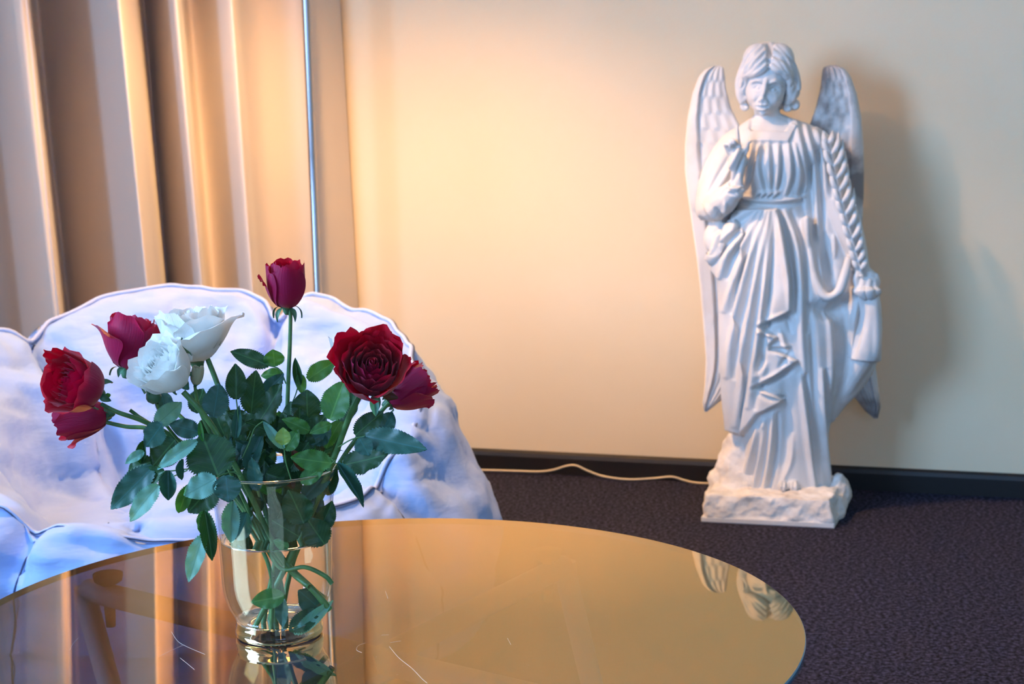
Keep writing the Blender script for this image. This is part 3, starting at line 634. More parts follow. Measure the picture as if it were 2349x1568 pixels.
    co = carve(co, no, hs); finish('hair', me, co, M_plaster, t)
    # wings
    def wing(name, left, right, m, sgn, d0):
        n, mrow = 46, 150; L = np.array(left, float); Rr = np.array(right, float)
        y0, y1 = L[0][1], L[-1][1]; V = []
        Wf = []
        for side in (1, -1):
            for i in range(mrow):
                v = i/(mrow-1); y = y0+(y1-y0)*v
                xl = np.interp(y, L[:, 1], L[:, 0]); xr = np.interp(y, Rr[:, 1], Rr[:, 0]); wdt = xr-xl
                for j in range(n):
                    u = j/(n-1); x = xl+wdt*u; uo = u if sgn < 0 else 1-u   # uo 0 at outer edge
                    e = max(0., 1-(2*u-1)**2)**.4
                    ev = min(1, v/.03)**.5*min(1, (1-v)/.02)**.5
                    base = d0+.018*sin(pi*min(1, v*1.3))-.03*v
                    th = (.010+.008*(uo < .22))*e*ev
                    f = 0
                    if side == 1 and 0 < i < mrow-1:
                        if v < .42: # short overlapping scales
                            row = v*22; ph = (row % 1); c = cos(2*pi*(u*4.5+.5*(int(row) % 2))); f = .0028*(ph**1.5)*(.6+.4*c)+.0012*c
                            if uo < .2: f *= .25; f += .005*(1-(uo/.2-.5)**2)
                        else:       # long flight feathers fanning down
                            q = u*6.2+.5*v*sgn; f = .0042*((q % 1)**.8)+.002*(((v*5+u*1.6) % 1)**2)
                        f *= e
                    V.append(S(x, y, base+side*th+f))
        F = gridf(mrow, n); F += [tuple(i+mrow*n for i in q)[::-1] for q in gridf(mrow, n)]
        o = mrow*n
        for i in range(mrow-1):
            F.append((i*n, o+i*n, o+(i+1)*n, (i+1)*n)); F.append((i*n+n-1, (i+1)*n+n-1, o+(i+1)*n+n-1, o+i*n+n-1))
        for j in range(n-1): F.append((j, j+1, o+j+1, o+j)); a = (mrow-1)*n+j; F.append((a, o+a, o+a+1, a+1))
        return mk(name, V, F, m, t)
    wing('wing', [(1640, 150), (1618, 158), (1603, 175), (1588, 215), (1577, 270), (1571, 330), (1571, 390), (1578, 450), (1588, 520), (1598, 590), (1606, 660), (1613, 740), (1619, 820), (1617, 880), (1611, 925), (1616, 944)],
         [(1652, 150), (1660, 154), (1663, 175), (1665, 200), (1676, 245), (1690, 275), (1720, 330), (1740, 400), (1750, 500), (1750, 600), (1745, 700), (1735, 780), (1715, 850), (1680, 890), (1655, 918), (1622, 944)], M_plaster, -1, -.035)
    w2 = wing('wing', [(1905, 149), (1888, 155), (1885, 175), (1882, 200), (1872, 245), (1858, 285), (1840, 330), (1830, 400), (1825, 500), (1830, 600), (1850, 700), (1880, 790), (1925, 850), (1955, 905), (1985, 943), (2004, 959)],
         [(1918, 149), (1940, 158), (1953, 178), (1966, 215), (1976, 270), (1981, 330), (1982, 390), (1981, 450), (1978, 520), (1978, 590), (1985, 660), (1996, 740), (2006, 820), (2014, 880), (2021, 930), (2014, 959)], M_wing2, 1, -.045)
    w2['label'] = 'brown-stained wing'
    # palm frond lying along the hanging arm
    rp = cat([(1890, 300, .045), (1905, 350, .052), (1918, 410, .060), (1932, 470, .066), (1948, 530, .070), (1964, 590, .068), (1976, 632, .064)], 40)
    fr = mk('palm_frond', *tubeg([S(*p) for p in rp], np.linspace(3, 5.5, 40)*SM, 8), M_plaster, t)
    for i in range(4, 39, 3):
        for sd in (-1, 1):
            a = rp[i]; k = .95-.35*(i/38)**2
            ln = min((70 if sd < 0 else 78)*k*(.9+.2*random.random()), a[1]-296); tp = (a[0]+sd*ln*.30, a[1]-ln*.90, a[2]-.010-.012*(sd > 0))
            md = (a[0]+sd*ln*.25, a[1]-ln*.35, a[2]+.004)
            P = cat([(a[0], a[1], a[2]), md, tp], 9); W = np.sin(pi*np.linspace(.12, .97, 9))*6.4*SM+.0004
            V, F = tubeg([S(*p) for p in P], W, 8); mk('frond_leaflet', V, F, M_plaster, fr)
    # rocky pedestal
    fl = [atz(1608, 1197, .0)[:2], atz(1914, 1212, .0)[:2], atz(1950, 1150, 0)[:2], atz(1660, 1128, 0)[:2]]
    c = np.mean(fl, axis=0)
    def block(P, z0, z1, k1, dx=(0, 0)):
        n = len(P); V = [(p[0], p[1], z0) for p in P]+[(c[0]+(p[0]-c[0])*k1+dx[0], c[1]+(p[1]-c[1])*k1+dx[1], z1) for p in P]
        return V, [tuple(range(n))[::-1], tuple(range(n, 2*n))]+[(i, (i+1) % n, n+(i+1) % n, n+i) for i in range(n)]
    parts = [block(fl, .008, .062, .93), ]
    parts.append(loft([(1165, 1720, 100, 80, .02), (1120, 1705, 66, 62, .01), (1075, 1700, 58, 54, 0), (1030, 1700, 46, 46, -.01), (985, 1706, 30, 36, -.012), (950, 1712, 14, 20, -.012)], 28))
    parts.append(loft([(1190, 1790, 140, 70, .05), (1160, 1795, 146, 70, .045), (1130, 1800, 140, 64, .03), (1118, 1800, 128, 56, .02)], 36, 3))
    parts.append(ell(1925, 1128, .01, 26, 46, 40)); parts.append(ell(1655, 1100, 0, 30, 34, 40)); parts.append(ell(1640, 1150, .02, 30, 36, 46))
    me, co, no = remesh(parts, .0032); h = np.array([noise.fractal(Vector(p)*21, .9, 2.1, 4) for p in co])*.0065
    h += np.array([abs(noise.noise(Vector(p)*34+Vector((9, 2, 1)))) for p in co])*-.005
    lowcut = np.clip((co[:, 2]-.008)/.01, 0, 1); co = co+no*(h*lowcut)[:, None]
    finish('rock_base', me, co, M_rock, t)
    V, F = block([c+(np.array(p)-c)*1.0 for p in fl], .0, .012, 1.0); bevel(mk('plinth', V, F, M_plaster, t, smooth=False), .002)
statue()

# ================================================================ ROSES
def serr(n, depth):
    return [1-(depth if i % 2 else 0) for i in range(n)]
LEAFM = {}
def leaf_mesh(var, key):
    """unit leaf along +y (length 1, width 1), variants differ in fold, droop and twist; shared between alike leaves"""
    if (var, key) in LEAFM: return LEAFM[(var, key)]
    fold, droop, twist, wav, pk = [(.16, .10, .1, .02, .40), (.30, .22, -.25, .03, .45), (.06, -.12, .15, .035, .42), (.5, .15, .2, .02, .38), (.20, .35, -.1, .03, .46), (.95, .12, .3, .03, .42)][var]
    n, m = 40, 9; V = []; uv = []
    for i in range(n):
        v = i/(n-1); w_ = (v**.62)*((1-v)**.80)*1.62/((pk**.62)*((1-pk)**.80)*1.62)*.5
        w_ = max(w_, .012*(v < .98))
        for j in range(m):
            u = 2*j/(m-1)-1; ww = w_*(1+(.10 if i % 2 else -.02)*(abs(u) == 1)*(.06 < v < .97))
            x = u*ww; z = fold*abs(u)*ww-droop*v*v+wav*sin(v*17+u*2+var)*abs(u)-.015*cos(v*24-abs(u)*5)*abs(u)
            y = v-.03*(abs(u) == 1)*(i % 2)
            a = twist*v; V.append((x*cos(a)-z*sin(a), y, x*sin(a)+z*cos(a))); uv.append((.5+u*.5*ww/.5 if False else .5+u*ww, v))
    me = bpy.data.meshes.new('leaf'); me.from_pydata(V, [], gridf(n, m)); me.polygons.foreach_set('use_smooth', [True]*len(me.polygons))
    l = me.uv_layers.new(name='UVMap'); vi = np.empty(len(me.loops), int); me.loops.foreach_get('vertex_index', vi); l.data.foreach_set('uv', np.array(uv, float)[vi].ravel())
    me.materials.append(M_leaf[key]); me.update(); LEAFM[(var, key)] = me; return me
PXM = 1/2105.   # metres per drawing unit at the vase
def add_leaf(par, b, t_, wpx, key='d', var=0, hint=(0, -1, .55), Yb=1.82, Yt=None, flip=False, lab=None):
    Yt = Yb if Yt is None else Yt
    B = Vector(at(b[0], b[1], Yb)); T = Vector(at(t_[0], t_[1], Yt)); y = T-B; L = y.length; y.normalize()
    h = Vector(hint).normalized(); x = y.cross(h)
    if x.length < .05: x = y.cross(Vector((.3, -1, .2)))
    x.normalize(); z = x.cross(y).normalized()
    if flip: x, z = -x, -z
    wd = wpx*PXM*Yb/1.83; zs = (L*.5+wd*.5)
    M = Matrix(((x[0]*wd, y[0]*L, z[0]*zs, B[0]), (x[1]*wd, y[1]*L, z[1]*zs, B[1]), (x[2]*wd, y[2]*L, z[2]*zs, B[2]), (0, 0, 0, 1)))
    o = bpy.data.objects.new('leaf', leaf_mesh(var, key)); link(o, par, M)
    if lab: o['label'] = lab
    return o
def petal(C, X, Y, Z, R, H_, th0, span, prof, curl, ruf, seed, n=13, m=11, tip=.0, peel=0.):
    rs = random.Random(seed); ph = rs.uniform(0, 6); kk = rs.uniform(2.5, 4.5); V = []; uv = []
    bulge, close = prof
    for i in range(n):
        v = i/(n-1); A = span*(.30+.70*sin(pi*min(1., .12+.62*v)))
        rv = bulge[0]*(1-v)**2.2+(1-(1-v)**2.4)**.62*(1-bulge[1]*v**2.2)
        for j in range(m):
            u = 2*j/(m-1)-1; th = th0+u*A
            r = R*(rv*close+.035*u+.05*u*u*v)+R*curl*max(0, v-.55)**2*3.2*(1-.25*u*u)+R*peel*v**1.5
            zz = H_*(v*(1-.10*u*u*v**2-.06*abs(u)**4)+tip*v**4*(1-abs(u))*.35)-H_*max(0, curl)*max(0, v-.7)**2*2.6-H_*peel*.30*v*v
            r += R*ruf*sin(kk*u*2+ph)*v**3; zz += H_*ruf*.5*cos(kk*u*2.6+ph)*v**4
            p = C+X*(r*cos(th))+Y*(r*sin(th))+Z*zz; V.append(tuple(p)); uv.append((.5+u*.5, v))
    return V, gridf(n, m), uv
def bloom(root, c, Yd, wpx, hpx, axis, m, layers, seed, label=None, outlier=()):
    """c: drawing position of the middle of the flower head; axis in view terms (right, up, towards the viewer)"""
    rs = random.Random(seed); ax = Vector((axis[0], -axis[2], axis[1])).normalized()
    Cm = Vector(at(c[0], c[1], Yd)); R = wpx*.5*PXM*Yd/1.83; H_ = hpx*PXM*Yd/1.83
    Z = ax; X = Z.cross(Vector((0, .3, 1))).normalized(); Y = Z.cross(X).normalized(); C0 = Cm-Z*H_*.52
    # tight heart of the flower: a rolled spiral of petal tissue, the parent of the petals
    V = []; uv = []; n, mm = 12, 46
    for i in range(n):
        v = i/(n-1)
        for j in range(mm):
            s = j/(mm-1); th = s*13; r = R*(.035+.20*s)*(.55+.45*sin(pi*(.2+.62*v))); zz = H_*(.10+.80*v*(1-.10*s)+.02*sin(th*2.1)*v)
            V.append(tuple(C0+X*r*cos(th)+Y*r*sin(th)+Z*zz)); uv.append((s*3, v))
    heart = mk('bloom', V, gridf(n, mm), m, root, uv=uv)
    if label: heart['label'] = label
    k0 = rs.uniform(0, 6)
    for li, (cnt, rf, hf, span, bul, close, curl, ruf, tip) in enumerate(layers):
        for k in range(cnt):
            th = k0+li*.9+2*pi*k/cnt+rs.uniform(-.12, .12); jr = rs.uniform(.94, 1.06)
            V, F, uv = petal(C0, X, Y, Z, R*rf*jr, H_*hf*rs.uniform(.95, 1.04), th, span*rs.uniform(.92, 1.08), (bul, close), curl*rs.uniform(.6, 1.4), ruf*rs.uniform(.7, 1.4), rs.random(), tip=tip)
            mk('petal', V, F, m, heart, uv=uv)
    for (th, rf, hf, span, curl, peel) in outlier:
        if isinstance(th, tuple): dv = Vector((th[0], -th[2], th[1])); th = math.atan2(dv.dot(Y), dv.dot(X))
        V, F, uv = petal(C0, X, Y, Z, R*rf, H_*hf, th, span, ((.15, .1), 1), curl, .06, rs.random(), tip=.2, peel=peel)
        mk('petal', V, F, m, heart, uv=uv)
    return C0, X, Y, Z, R, H_
FULL = [(3, .28, .84, 1.2, (.3, .34), 1, .02, .04, .02), (4, .40, .87, 1.1, (.3, .30), 1, .05, .05, .02), (5, .54, .89, .98, (.3, .24), 1, .08, .06, .03), (5, .70, .91, .95, (.25, .18), 1, .14, .06, .04), (5, .86, .92, .92, (.2, .12), 1, .20, .06, .08), (4, 1.0, .90, 1.0, (.18, .08), 1, .28, .06, .15)]
BUD = [(3, .34, .90, 1.2, (.3, .5), 1, .0, .03, .02), (3, .52, .94, 1.25, (.3, .42), 1, .02, .04, .02), (3, .70, .98, 1.3, (.28, .34), 1, .05, .05, .05), (4, .86, 1.0, 1.1, (.25, .26), 1, .10, .05, .08), (4, 1.0, .97, 1.1, (.22, .17), 1, .16, .06, .12)]
def sepals(root, C0, X, Y, Z, R, ln=1.0, refl=.9, n=5, th0=.3, par=None):
    # swollen hip under the flower and five pointed sepals
    V = []; prof = [(0, -.34), (.10, -.33), (.17, -.22), (.20, -.10), (.24, .0), (.34, .06), (.42, .14), (.3, .16)]
    for r, z in prof:
        for k in range(14): a = 2*pi*k/14; V.append(tuple(C0+X*(R*r*cos(a))+Y*(R*r*sin(a))+Z*(R*z)))
    hip = mk('hip', V, gridf(len(prof), 14, cv=True), M_sepal, root)
    for k in range(n):
        a = th0+2*pi*k/n; V = []; N = 10
        for i in range(N):
            v = i/(N-1); out = .30+.55*sin(min(1., v*1.1)*pi*.5)*refl; r = R*out; z = R*(.05-.55*v*v*refl*1.6*ln+.25*v*(1-refl))
            if refl < 0: r = R*(.35+.70*sin(min(1, v*1.2)*pi/2)); z = R*(.05+.85*v*ln)
            wd = .19*R*sin(pi*min(1, .22+.78*(1-v)))*(1-v)**.5+.004*R
            for j in range(5):
                u = j/2-1; t_ = Vector((-sin(a), cos(a), 0)); rr = r-.06*R*(1-u*u)
                p = C0+X*(rr*cos(a)+u*wd*-sin(a))+Y*(rr*sin(a)+u*wd*cos(a))+Z*z; V.append(tuple(p))
        mk('sepal', V, gridf(N, 5), M_sepal, hip)
def stem(root, pts, r0=3.0, r1=5.0, thorns=3, seed=1):
    """pts (px, py, Y) from flower to cut end"""
    P = cat([at(*p) for p in pts], 60); R = np.linspace(r0, r1, 60)*PXM
    V, F = tubeg(P, R, 10); s = mk('stem', V, F, M_stem, root)
    rs = random.Random(seed)
    for _ in range(thorns):
        i = rs.randint(22, 56); a = rs.uniform(0, 6); d = np.array([cos(a), .4*sin(a), .15]); d /= np.linalg.norm(d); b = P[i]
        mk('thorn', *tubeg([b, b+d*R[i]*1.6, b+d*R[i]*2.4-np.array([0, 0, R[i]*.5])], np.array([1.5, .8, .1])*PXM, 6), M_stem, s)
    return s
def rose(label, pts, grp):
    b = at(*pts[-1]); return thing('rose', label, 'rose', b, grp)
VC = 1.832
# --- red rose standing tallest
r1 = rose('tall crimson rose bud on the highest, straight upright stem in the vase', [(655, 1440, VC)], 'red roses in the glass vase')
g = bloom(r1, (657, 651), 1.85, 96, 104, (.03, 1, .10), M_red, BUD, 11, outlier=[((-1, 0, .35), 1.0, .82, .5, .4, .16)])
sepals(r1, *g[:5], ln=1.0, refl=.75, th0=.9)
s1 = stem(r1, [(667, 702, 1.85), (665, 790, 1.85), (661, 880, 1.848), (657, 1000, 1.845), (650, 1140, 1.84), (632, 1280, 1.835), (612, 1380, 1.83), (601, 1449, 1.825)], 4.4, 6, 3, 1)
# --- red rose at the back left
r2 = rose('crimson rose with flaring outer petal, seen from behind left of the white roses', [(655, 1440, VC)], 'red roses in the glass vase')
g = bloom(r2, (304, 784), 1.90, 116, 122, (.22, 1, -.20), M_red, BUD, 12, outlier=[((-1, -.2, .3), 1.0, .85, 1.25, .45, .42), ((-.3, .3, 1), 1.0, 1.02, .9, .25, .08)])
sepals(r2, *g[:5], ln=.9, refl=.6, th0=.2)
s2 = stem(r2, [(305, 835, 1.90), (345, 890, 1.895), (420, 960, 1.88), (520, 1060, 1.87), (596, 1190, 1.85), (640, 1320, 1.84), (660, 1450, 1.84)], 4, 6, 3, 2)
# --- red rose facing left
r3 = rose('wide open crimson rose facing left, leftmost of the bouquet', [(655, 1440, VC)], 'red roses in the glass vase')
g = bloom(r3, (172, 882), 1.78, 132, 118, (-.62, .42, .72), M_red, FULL, 13, outlier=[(5.2, 1.0, 1.12, .5, .1, .1)])
sepals(r3, *g[:5], ln=1.1, refl=.5, th0=.1)
s3 = stem(r3, [(232, 926, 1.80), (270, 945, 1.80), (330, 966, 1.81), (400, 1004, 1.82), (490, 1075, 1.83), (575, 1180, 1.83), (655, 1290, 1.82), (718, 1352, 1.81), (757, 1398, 1.81)], 4.5, 8, 3, 3)
# --- red rose below it
r4 = rose('crimson rose lying on its side directly below the leftmost open rose', [(655, 1440, VC)], 'red roses in the glass vase')
g = bloom(r4, (186, 958), 1.84, 92, 116, (-.95, -.10, .12), M_red, BUD, 14, outlier=[(1.2, 1.0, .95, .6, .4, .2)])
sepals(r4, *g[:5], ln=1.6, refl=.25, th0=.4)
s4 = stem(r4, [(243, 968, 1.84), (290, 978, 1.84), (350, 985, 1.84), (430, 1030, 1.84), (530, 1130, 1.84), (620, 1260, 1.83), (690, 1330, 1.84), (745, 1372, 1.85)], 4.5, 6.5, 3, 4)
# --- white rose at the back
r5 = rose('large white rose with a loose petal to its right, behind the other white rose', [(655, 1440, VC)], 'white roses in the glass vase')
g = bloom(r5, (440, 762), 1.88, 142, 130, (-.12, 1, .02), M_whitep, FULL, 15, outlier=[((1, 0, .35), 1.0, .92, 1.35, .30, .62), ((-.7, 0, .8), 1.03, .98, 1.0, .1, .02)])
sepals(r5, *g[:5], ln=1.1, refl=-1, th0=.55)
s5 = stem(r5, [(476, 822, 1.88), (492, 862, 1.88), (512, 915, 1.875), (546, 1000, 1.865), (590, 1110, 1.85), (628, 1250, 1.84), (634, 1360, 1.835), (630, 1452, 1.83)], 6, 7, 3, 5)
# --- white rose in front
r6 = rose('open white rose facing left, front one of the two large white roses', [(655, 1440, VC)], 'white roses in the glass vase')
g = bloom(r6, (378, 842), 1.77, 128, 112, (-.50, .68, .58), M_whitep, FULL, 16)
sepals(r6, *g[:5], ln=1.2, refl=.35, th0=.0)
s6 = stem(r6, [(420, 898, 1.785), (455, 935, 1.785), (492, 985, 1.79), (535, 1060, 1.79), (577, 1140, 1.80), (622, 1235, 1.81), (668, 1310, 1.82), (710, 1345, 1.80)], 6.5, 6, 3, 6)
# --- white rose hidden behind the right red one
r7 = rose('white rose half hidden behind the open crimson rose at the right', [(655, 1440, VC)], 'white roses in the glass vase')
g = bloom(r7, (800, 818), 1.88, 76, 112, (-.08, 1, .05), M_whitep, BUD, 17)
sepals(r7, *g[:5], ln=1.6, refl=.8, th0=1.1)
s7 = stem(r7, [(806, 866, 1.88), (800, 930, 1.875), (775, 1010, 1.87), (738, 1100, 1.86), (690, 1220, 1.85), (640, 1330, 1.84), (612, 1452, 1.84)], 4.5, 6, 2, 7)
# --- red rose open at the right
r8 = rose('wide open crimson rose facing the viewer, right side of the bouquet', [(655, 1440, VC)], 'red roses in the glass vase')
g = bloom(r8, (853, 846), 1.78, 146, 130, (.12, .56, .80), M_red, FULL, 18, outlier=[(4.3, 1.02, 1.05, .7, .15, .05), (5.6, 1.02, 1.0, .6, .3, .2)])
sepals(r8, *g[:5], ln=1.2, refl=.8, th0=.6)
s8 = stem(r8, [(828, 900, 1.80), (808, 940, 1.80), (790, 985, 1.805), (768, 1045, 1.81), (738, 1120, 1.815), (698, 1215, 1.82), (640, 1330, 1.82), (580, 1446, 1.815)], 7.5, 6.5, 3, 8)
# --- red rose drooping at the far right
r9 = rose('drooping crimson rose with dried brown outer petals, rightmost of the bouquet', [(655, 1440, VC)], 'red roses in the glass vase')
g = bloom(r9, (940, 890), 1.84, 90, 112, (.62, .38, -.10), M_red, BUD, 19, outlier=[(1.0, 1.0, .9, .6, .35, .3), (4.4, 1., .95, .6, .3, .3)])
sepals(r9, *g[:5], ln=1.0, refl=.4, th0=.8)
s9 = stem(r9, [(893, 922, 1.83), (868, 950, 1.83), (836, 985, 1.832), (796, 1035, 1.835), (752, 1110, 1.835), (706, 1210, 1.84), (672, 1290, 1.85), (650, 1390, 1.85), (646, 1450, 1.845)], 5, 6, 2, 9)
mk('dried_petal', *tubeg([at(878, 905, 1.815), at(893, 908, 1.808), at(912, 912, 1.812)], np.array([4, 12, 3])*PXM, 7), M_leaf['r'], r9)
# --- withered white bloom
r10 = rose('small withered cream rose that has lost its petals, beside the front white rose', [(655, 1440, VC)], None)
g = bloom(r10, (452, 860), 1.79, 38, 44, (.2, .9, .1), M_spent, BUD[:4], 20)
sepals(r10, *g[:5], ln=1.2, refl=.2, th0=.6)
s10 = stem(r10, [(447, 884, 1.79), (455, 930, 1.80), (480, 990, 1.80), (530, 1085, 1.81), (585, 1200, 1.82), (640, 1300, 1.81), (700, 1300, 1.80), (745, 1320, 1.80), (762, 1338, 1.80)], 3.5, 5.5, 2, 10)
# --- green bud
r11 = rose('small closed green rosebud on a thin side stem left of the white roses', [(655, 1440, VC)], None)
cb = at(352, 908, 1.80); ax = Vector((-.35, 0, .9)).normalized(); X_ = ax.cross(Vector((0, 1, 0))).normalized(); Y_ = ax.cross(X_)
V = []
for r_, z_ in ((0, -.9), (.5, -.85), (.95, -.4), (1.0, 0), (.8, .45), (.45, .85), (.2, 1.3), (0, 1.9)):
    for k in range(14): a = 2*pi*k/14; V.append(tuple(Vector(cb)+(X_*cos(a)+Y_*sin(a))*(r_*17*PXM*(1+.05*cos(5*a)))+ax*(z_*19*PXM)))
bd = mk('bud', V, gridf(8, 14, cv=True), M_sepal, r11)
for k in range(5):
    a = k*1.256; dd = X_*cos(a)+Y_*sin(a); B0 = Vector(cb)+dd*14*PXM+ax*12*PXM
    mk('sepal', *tubeg([B0, B0+ax*14*PXM+dd*2*PXM, B0+ax*26*PXM+dd*9*PXM], np.array([3.2, 2., .3])*PXM, 6), M_sepal, bd)
s11 = stem(r11, [(361, 925, 1.80), (372, 960, 1.805), (410, 1010, 1.815), (480, 1085, 1.82), (560, 1190, 1.82), (620, 1310, 1.81), (622, 1454, 1.81)], 3, 5, 1, 11)
# --- cut side shoot
mk('side_shoot', *tubeg([at(298, 940, 1.815), at(318, 955, 1.815), at(345, 972, 1.812)], np.array([4.2, 4.2, 4.6])*PXM, 8), M_stem, r3)
ROS = [r1, r2, r3, r4, r5, r6, r7, r8, r9, r10, r11]

# --- leaves: base, tip, width, kind, variant, Y base, Y tip, owner
LV = [
 ((542, 915), (541, 835), 46, 'd', 1, 1.80, 1.80, r5), ((576, 948), (586, 851), 54, 'd', 0, 1.81, 1.80, r1), ((489, 957), (503, 881), 58, 't', 2, 1.79, 1.81, r6), ((382, 952), (368, 888), 40, 't', 1, 1.82, 1.83, r6),
 ((357, 976), (418, 918), 44, 'l', 4, 1.785, 1.80, r3), ((372, 972), (338, 1022), 52, 't', 2, 1.775, 1.79, r3), ((458, 990), (388, 974), 44, 't', 2, 1.785, 1.78, r6), ((466, 1012), (457, 962), 13, 'g', 3, 1.775, 1.79, r6),
 ((500, 1090), (462, 992), 108, 'd', 0, 1.765, 1.775, r6), ((452, 1010), (357, 1074), 34, 'l', 1, 1.77, 1.755, r3), ((402, 1008), (352, 1068), 70, 'd', 2, 1.80, 1.80, r3), ((352, 1057), (286, 1079), 44, 'd', 4, 1.80, 1.80, r3),
 ((352, 1070), (251, 1168), 58, 't', 0, 1.765, 1.755, r3), ((378, 1080), (301, 1114), 44, 'd', 1, 1.76, 1.77, r3), ((364, 1112), (288, 1196), 44, 'l', 4, 1.75, 1.745, r3), ((386, 1078), (386, 1148), 38, 't', 5, 1.765, 1.76, r3),
 ((421, 1052), (416, 1102), 18, 't', 5, 1.77, 1.77, r6), ((496, 1096), (424, 1138), 58, 'l', 2, 1.755, 1.75, r6), ((500, 1100), (428, 1176), 74, 'd', 0, 1.765, 1.765, r6), ((432, 1112), (409, 1180), 32, 'g', 3, 1.76, 1.765, r6),
 ((518, 1090), (524, 1152), 62, 't', 2, 1.755, 1.75, r6), ((466, 1226), (430, 1335), 40, 'l', 0, 1.735, 1.72, r6), ((470, 1170), (488, 1288), 36, 'd', 3, 1.735, 1.73, r6), ((464, 1172), (467, 1240), 26, 'g', 1, 1.745, 1.745, r6),
 ((534, 1149), (526, 1252), 42, 'l', 1, 1.795, 1.80, r6), ((566, 1176), (542, 1242), 52, 't', 0, 1.80, 1.81, r6), ((697, 1200), (664, 1120), 70, 'd', 2, 1.782, 1.785, r8), ((686, 1230), (622, 1193), 54, 'd', 2, 1.785, 1.785, r8),
 ((662, 1255), (627, 1238), 24, 'g', 4, 1.785, 1.785, r8), ((745, 1248), (702, 1188), 66, 'd', 0, 1.80, 1.80, r8), ((733, 1214), (764, 1152), 44, 'd', 1, 1.81, 1.81, r9), ((652, 1366), (575, 1381), 44, 'g', 0, 1.79, 1.785, r8),
 ((650, 1372), (644, 1442), 32, 't', 1, 1.80, 1.80, r8), ((737, 1398), (682, 1352), 56, 't', 2, 1.815, 1.81, r9), ((665, 1446), (738, 1395), 44, 'd', 0, 1.80, 1.805, r9), ((678, 1454), (760, 1380), 30, 'l', 4, 1.80, 1.80, r9),
 ((617, 838), (527, 802), 38, 'd', 4, 1.85, 1.85, r1), ((630, 840), (626, 800), 46, 'g', 2, 1.85, 1.85, r1), ((650, 858), (596, 858), 28, 'g', 4, 1.86, 1.86, r1), ((684, 885), (677, 820), 20, 'd', 5, 1.84, 1.84, r1),
 ((687, 858), (695, 904), 24, 'g', 1, 1.84, 1.83, r1), ((706, 870), (767, 826), 40, 'g', 4, 1.84, 1.84, r1), ((706, 962), (702, 894), 68, 'd', 0, 1.83, 1.83, r1), ((757, 962), (788, 872), 66, 'g', 0, 1.79, 1.79, r8),
 ((584, 982), (656, 878), 62, 'd', 2, 1.82, 1.81, r1), ((603, 912), (648, 856), 36, 't', 1, 1.83, 1.83, r1), ((710, 988), (650, 960), 32, 'g', 1, 1.80, 1.79, r1), ((760, 973), (712, 990), 26, 'g', 4, 1.80, 1.79, r8),
 ((652, 1028), (602, 966), 22, 'l', 1, 1.79, 1.79, r5), ((655, 1032), (684, 985), 36, 'g', 0, 1.79, 1.79, r8), ((650, 1020), (648, 982), 34, 'y', 4, 1.775, 1.775, r5), ((762, 1062), (666, 1050), 48, 'g', 2, 1.775, 1.77, r8),
 ((690, 1106), (745, 1068), 36, 'g', 0, 1.79, 1.79, r8), ((837, 1000), (976, 1028), 56, 't', 0, 1.79, 1.76, r9), ((824, 1004), (848, 1047), 40, 't', 2, 1.78, 1.77, r9), ((786, 1066), (898, 1044), 64, 'd', 2, 1.80, 1.785, r9),
 ((815, 998), (878, 943), 46, 'd', 0, 1.80, 1.80, r9), ((872, 998), (900, 942), 44, 't', 1, 1.82, 1.83, r9), ((774, 1062), (836, 1162), 30, 't', 5, 1.775, 1.765, r9), ((776, 962), (816, 912), 46, 'd', 4, 1.83, 1.83, r9),
 ((714, 1032), (690, 985), 34, 'd', 0, 1.82, 1.82, r8), ((718, 1016), (762, 975), 46, 't', 2, 1.83, 1.83, r8), ((610, 1085), (668, 1106), 50, 'd', 1, 1.80, 1.80, r5), ((540, 1005), (548, 930), 22, 't', 3, 1.79, 1.79, r5),
 ((545, 1060), (560, 960), 34, 'd', 2, 1.84, 1.84, r5), ((568, 1075), (602, 985), 40, 't', 3, 1.80, 1.80, r5), ((590, 1125), (580, 1045), 36, 't', 2, 1.78, 1.78, r5), ((610, 1110), (660, 1060), 46, 'd', 0, 1.80, 1.81, r5),
 ((660, 1000), (640, 940), 32, 'd', 2, 1.86, 1.86, r1), ((690, 1150), (770, 1060), 44, 't', 3, 1.80, 1.83, r9), ((520, 1030), (500, 930), 62, 'd', 0, 1.86, 1.87, r5), ((445, 945), (470, 890), 50, 'd', 2, 1.85, 1.85, r5),
 ((700, 1080), (670, 1030), 26, 'r', 3, 1.80, 1.80, r8), ((672, 1120), (650, 1060), 24, 'r', 1, 1.81, 1.81, r8), ((620, 1040), (570, 1010), 40, 'd', 1, 1.85, 1.85, r5), ((858, 905), (862, 955), 20, 'l', 3, 1.79, 1.785, r8),
 ((330, 1010), (322, 1065), 22, 'd', 5, 1.80, 1.80, r3), ((330, 1035), (287, 1060), 22, 'l', 4, 1.79, 1.78, r3), ((254, 905), (236, 912), 12, 'g', 1, 1.80, 1.80, r3)]
hint_r = random.Random(5)
for (b, tp, wd, key, var, yb, yt, own) in LV:
    hx = hint_r.uniform(-.25, .25); add_leaf(own, b, tp, wd, key, var, (hx, -1, .35 if var != 2 else .6), yb, yt)
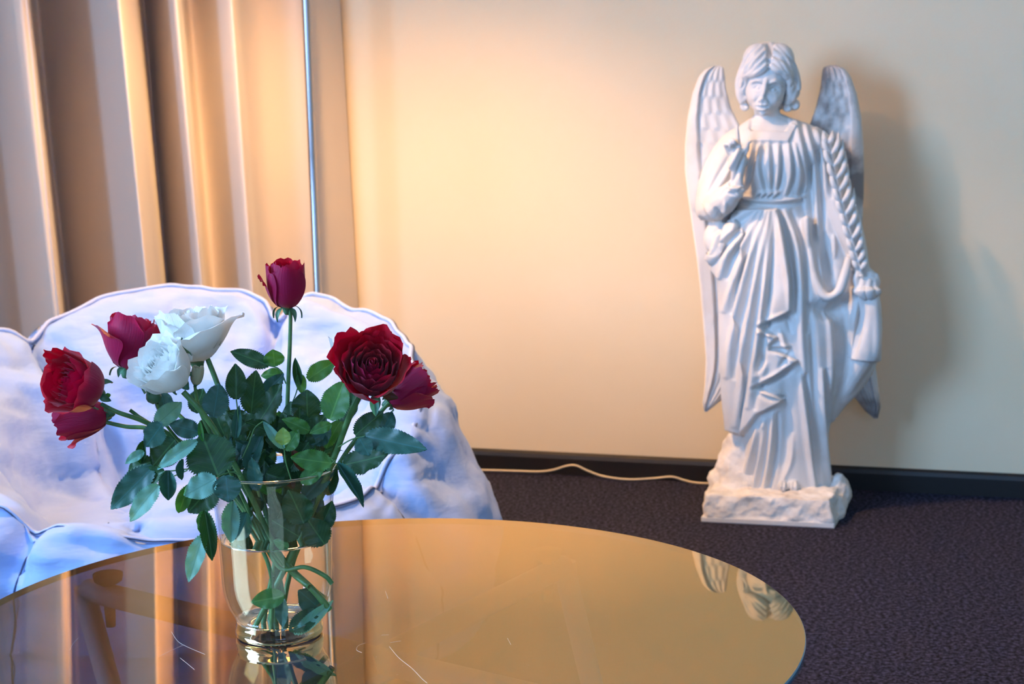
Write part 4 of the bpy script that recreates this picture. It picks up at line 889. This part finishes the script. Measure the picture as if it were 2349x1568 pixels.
# fuller greenery in the heart of the bouquet and inside the vase
rs = random.Random(21)
for k in range(96):
    if k < 70: cx, cy, Y0 = rs.uniform(480, 770), rs.uniform(955, 1120), rs.uniform(1.80, 1.89)
    else: cx, cy, Y0 = rs.uniform(545, 730), rs.uniform(1125, 1225), rs.uniform(1.805, 1.87)
    a = rs.uniform(-pi*.95, -pi*.05) if k < 70 else rs.uniform(0, 2*pi); ln = rs.uniform(48, 84) if k < 70 else rs.uniform(44, 66)
    if k >= 70: a = rs.choice([-1, 1])*rs.uniform(.9, 1.9)
    dx, dy = cos(a)*ln/2, sin(a)*ln/2
    add_leaf(ROS[rs.choice([0, 2, 4, 5, 6, 7, 8])], (cx-dx, cy-dy), (cx+dx, cy+dy), ln*rs.uniform(.5, .68), rs.choice('ddddgt' if k < 70 else 'dddtt'), rs.randint(0, 4), (rs.uniform(-.7, .7), -1, rs.uniform(-.2, .9)), Y0, Y0+rs.uniform(-.012, .012))
# leaf stalks joining the outer leaves to their stems
for own, pts in ((r3, [(352, 1070), (376, 1081), (440, 1075), (505, 1088)]), (r3, [(364, 1112), (385, 1098), (430, 1078)]), (r6, [(500, 1098), (530, 1082), (552, 1092)]), (r6, [(496, 1096), (515, 1086), (545, 1080)]), (r6, [(466, 1226), (468, 1190), (466, 1155)]),
                 (r1, [(617, 838), (640, 846), (652, 872)]), (r1, [(648, 858), (656, 880)]), (r1, [(684, 885), (676, 910), (662, 940)]), (r9, [(837, 1000), (805, 1008), (775, 1026)]), (r9, [(786, 1066), (770, 1062), (762, 1050)]), (r5, [(542, 915), (545, 940), (548, 975)]),
                 (r1, [(576, 948), (576, 985), (566, 1010)]), (r8, [(652, 1028), (656, 1060), (668, 1100)]), (r8, [(762, 1062), (770, 1055)]), (r5, [(603, 966), (584, 982), (572, 1015), (556, 1050)]), (r3, [(452, 1010), (480, 1018), (500, 1040)])):
    tube('leaf_stalk', cat([at(x, y, 1.79 if own is not r1 else 1.845) for x, y in pts], 12), 1.6*PXM, M_stem, own, 6)
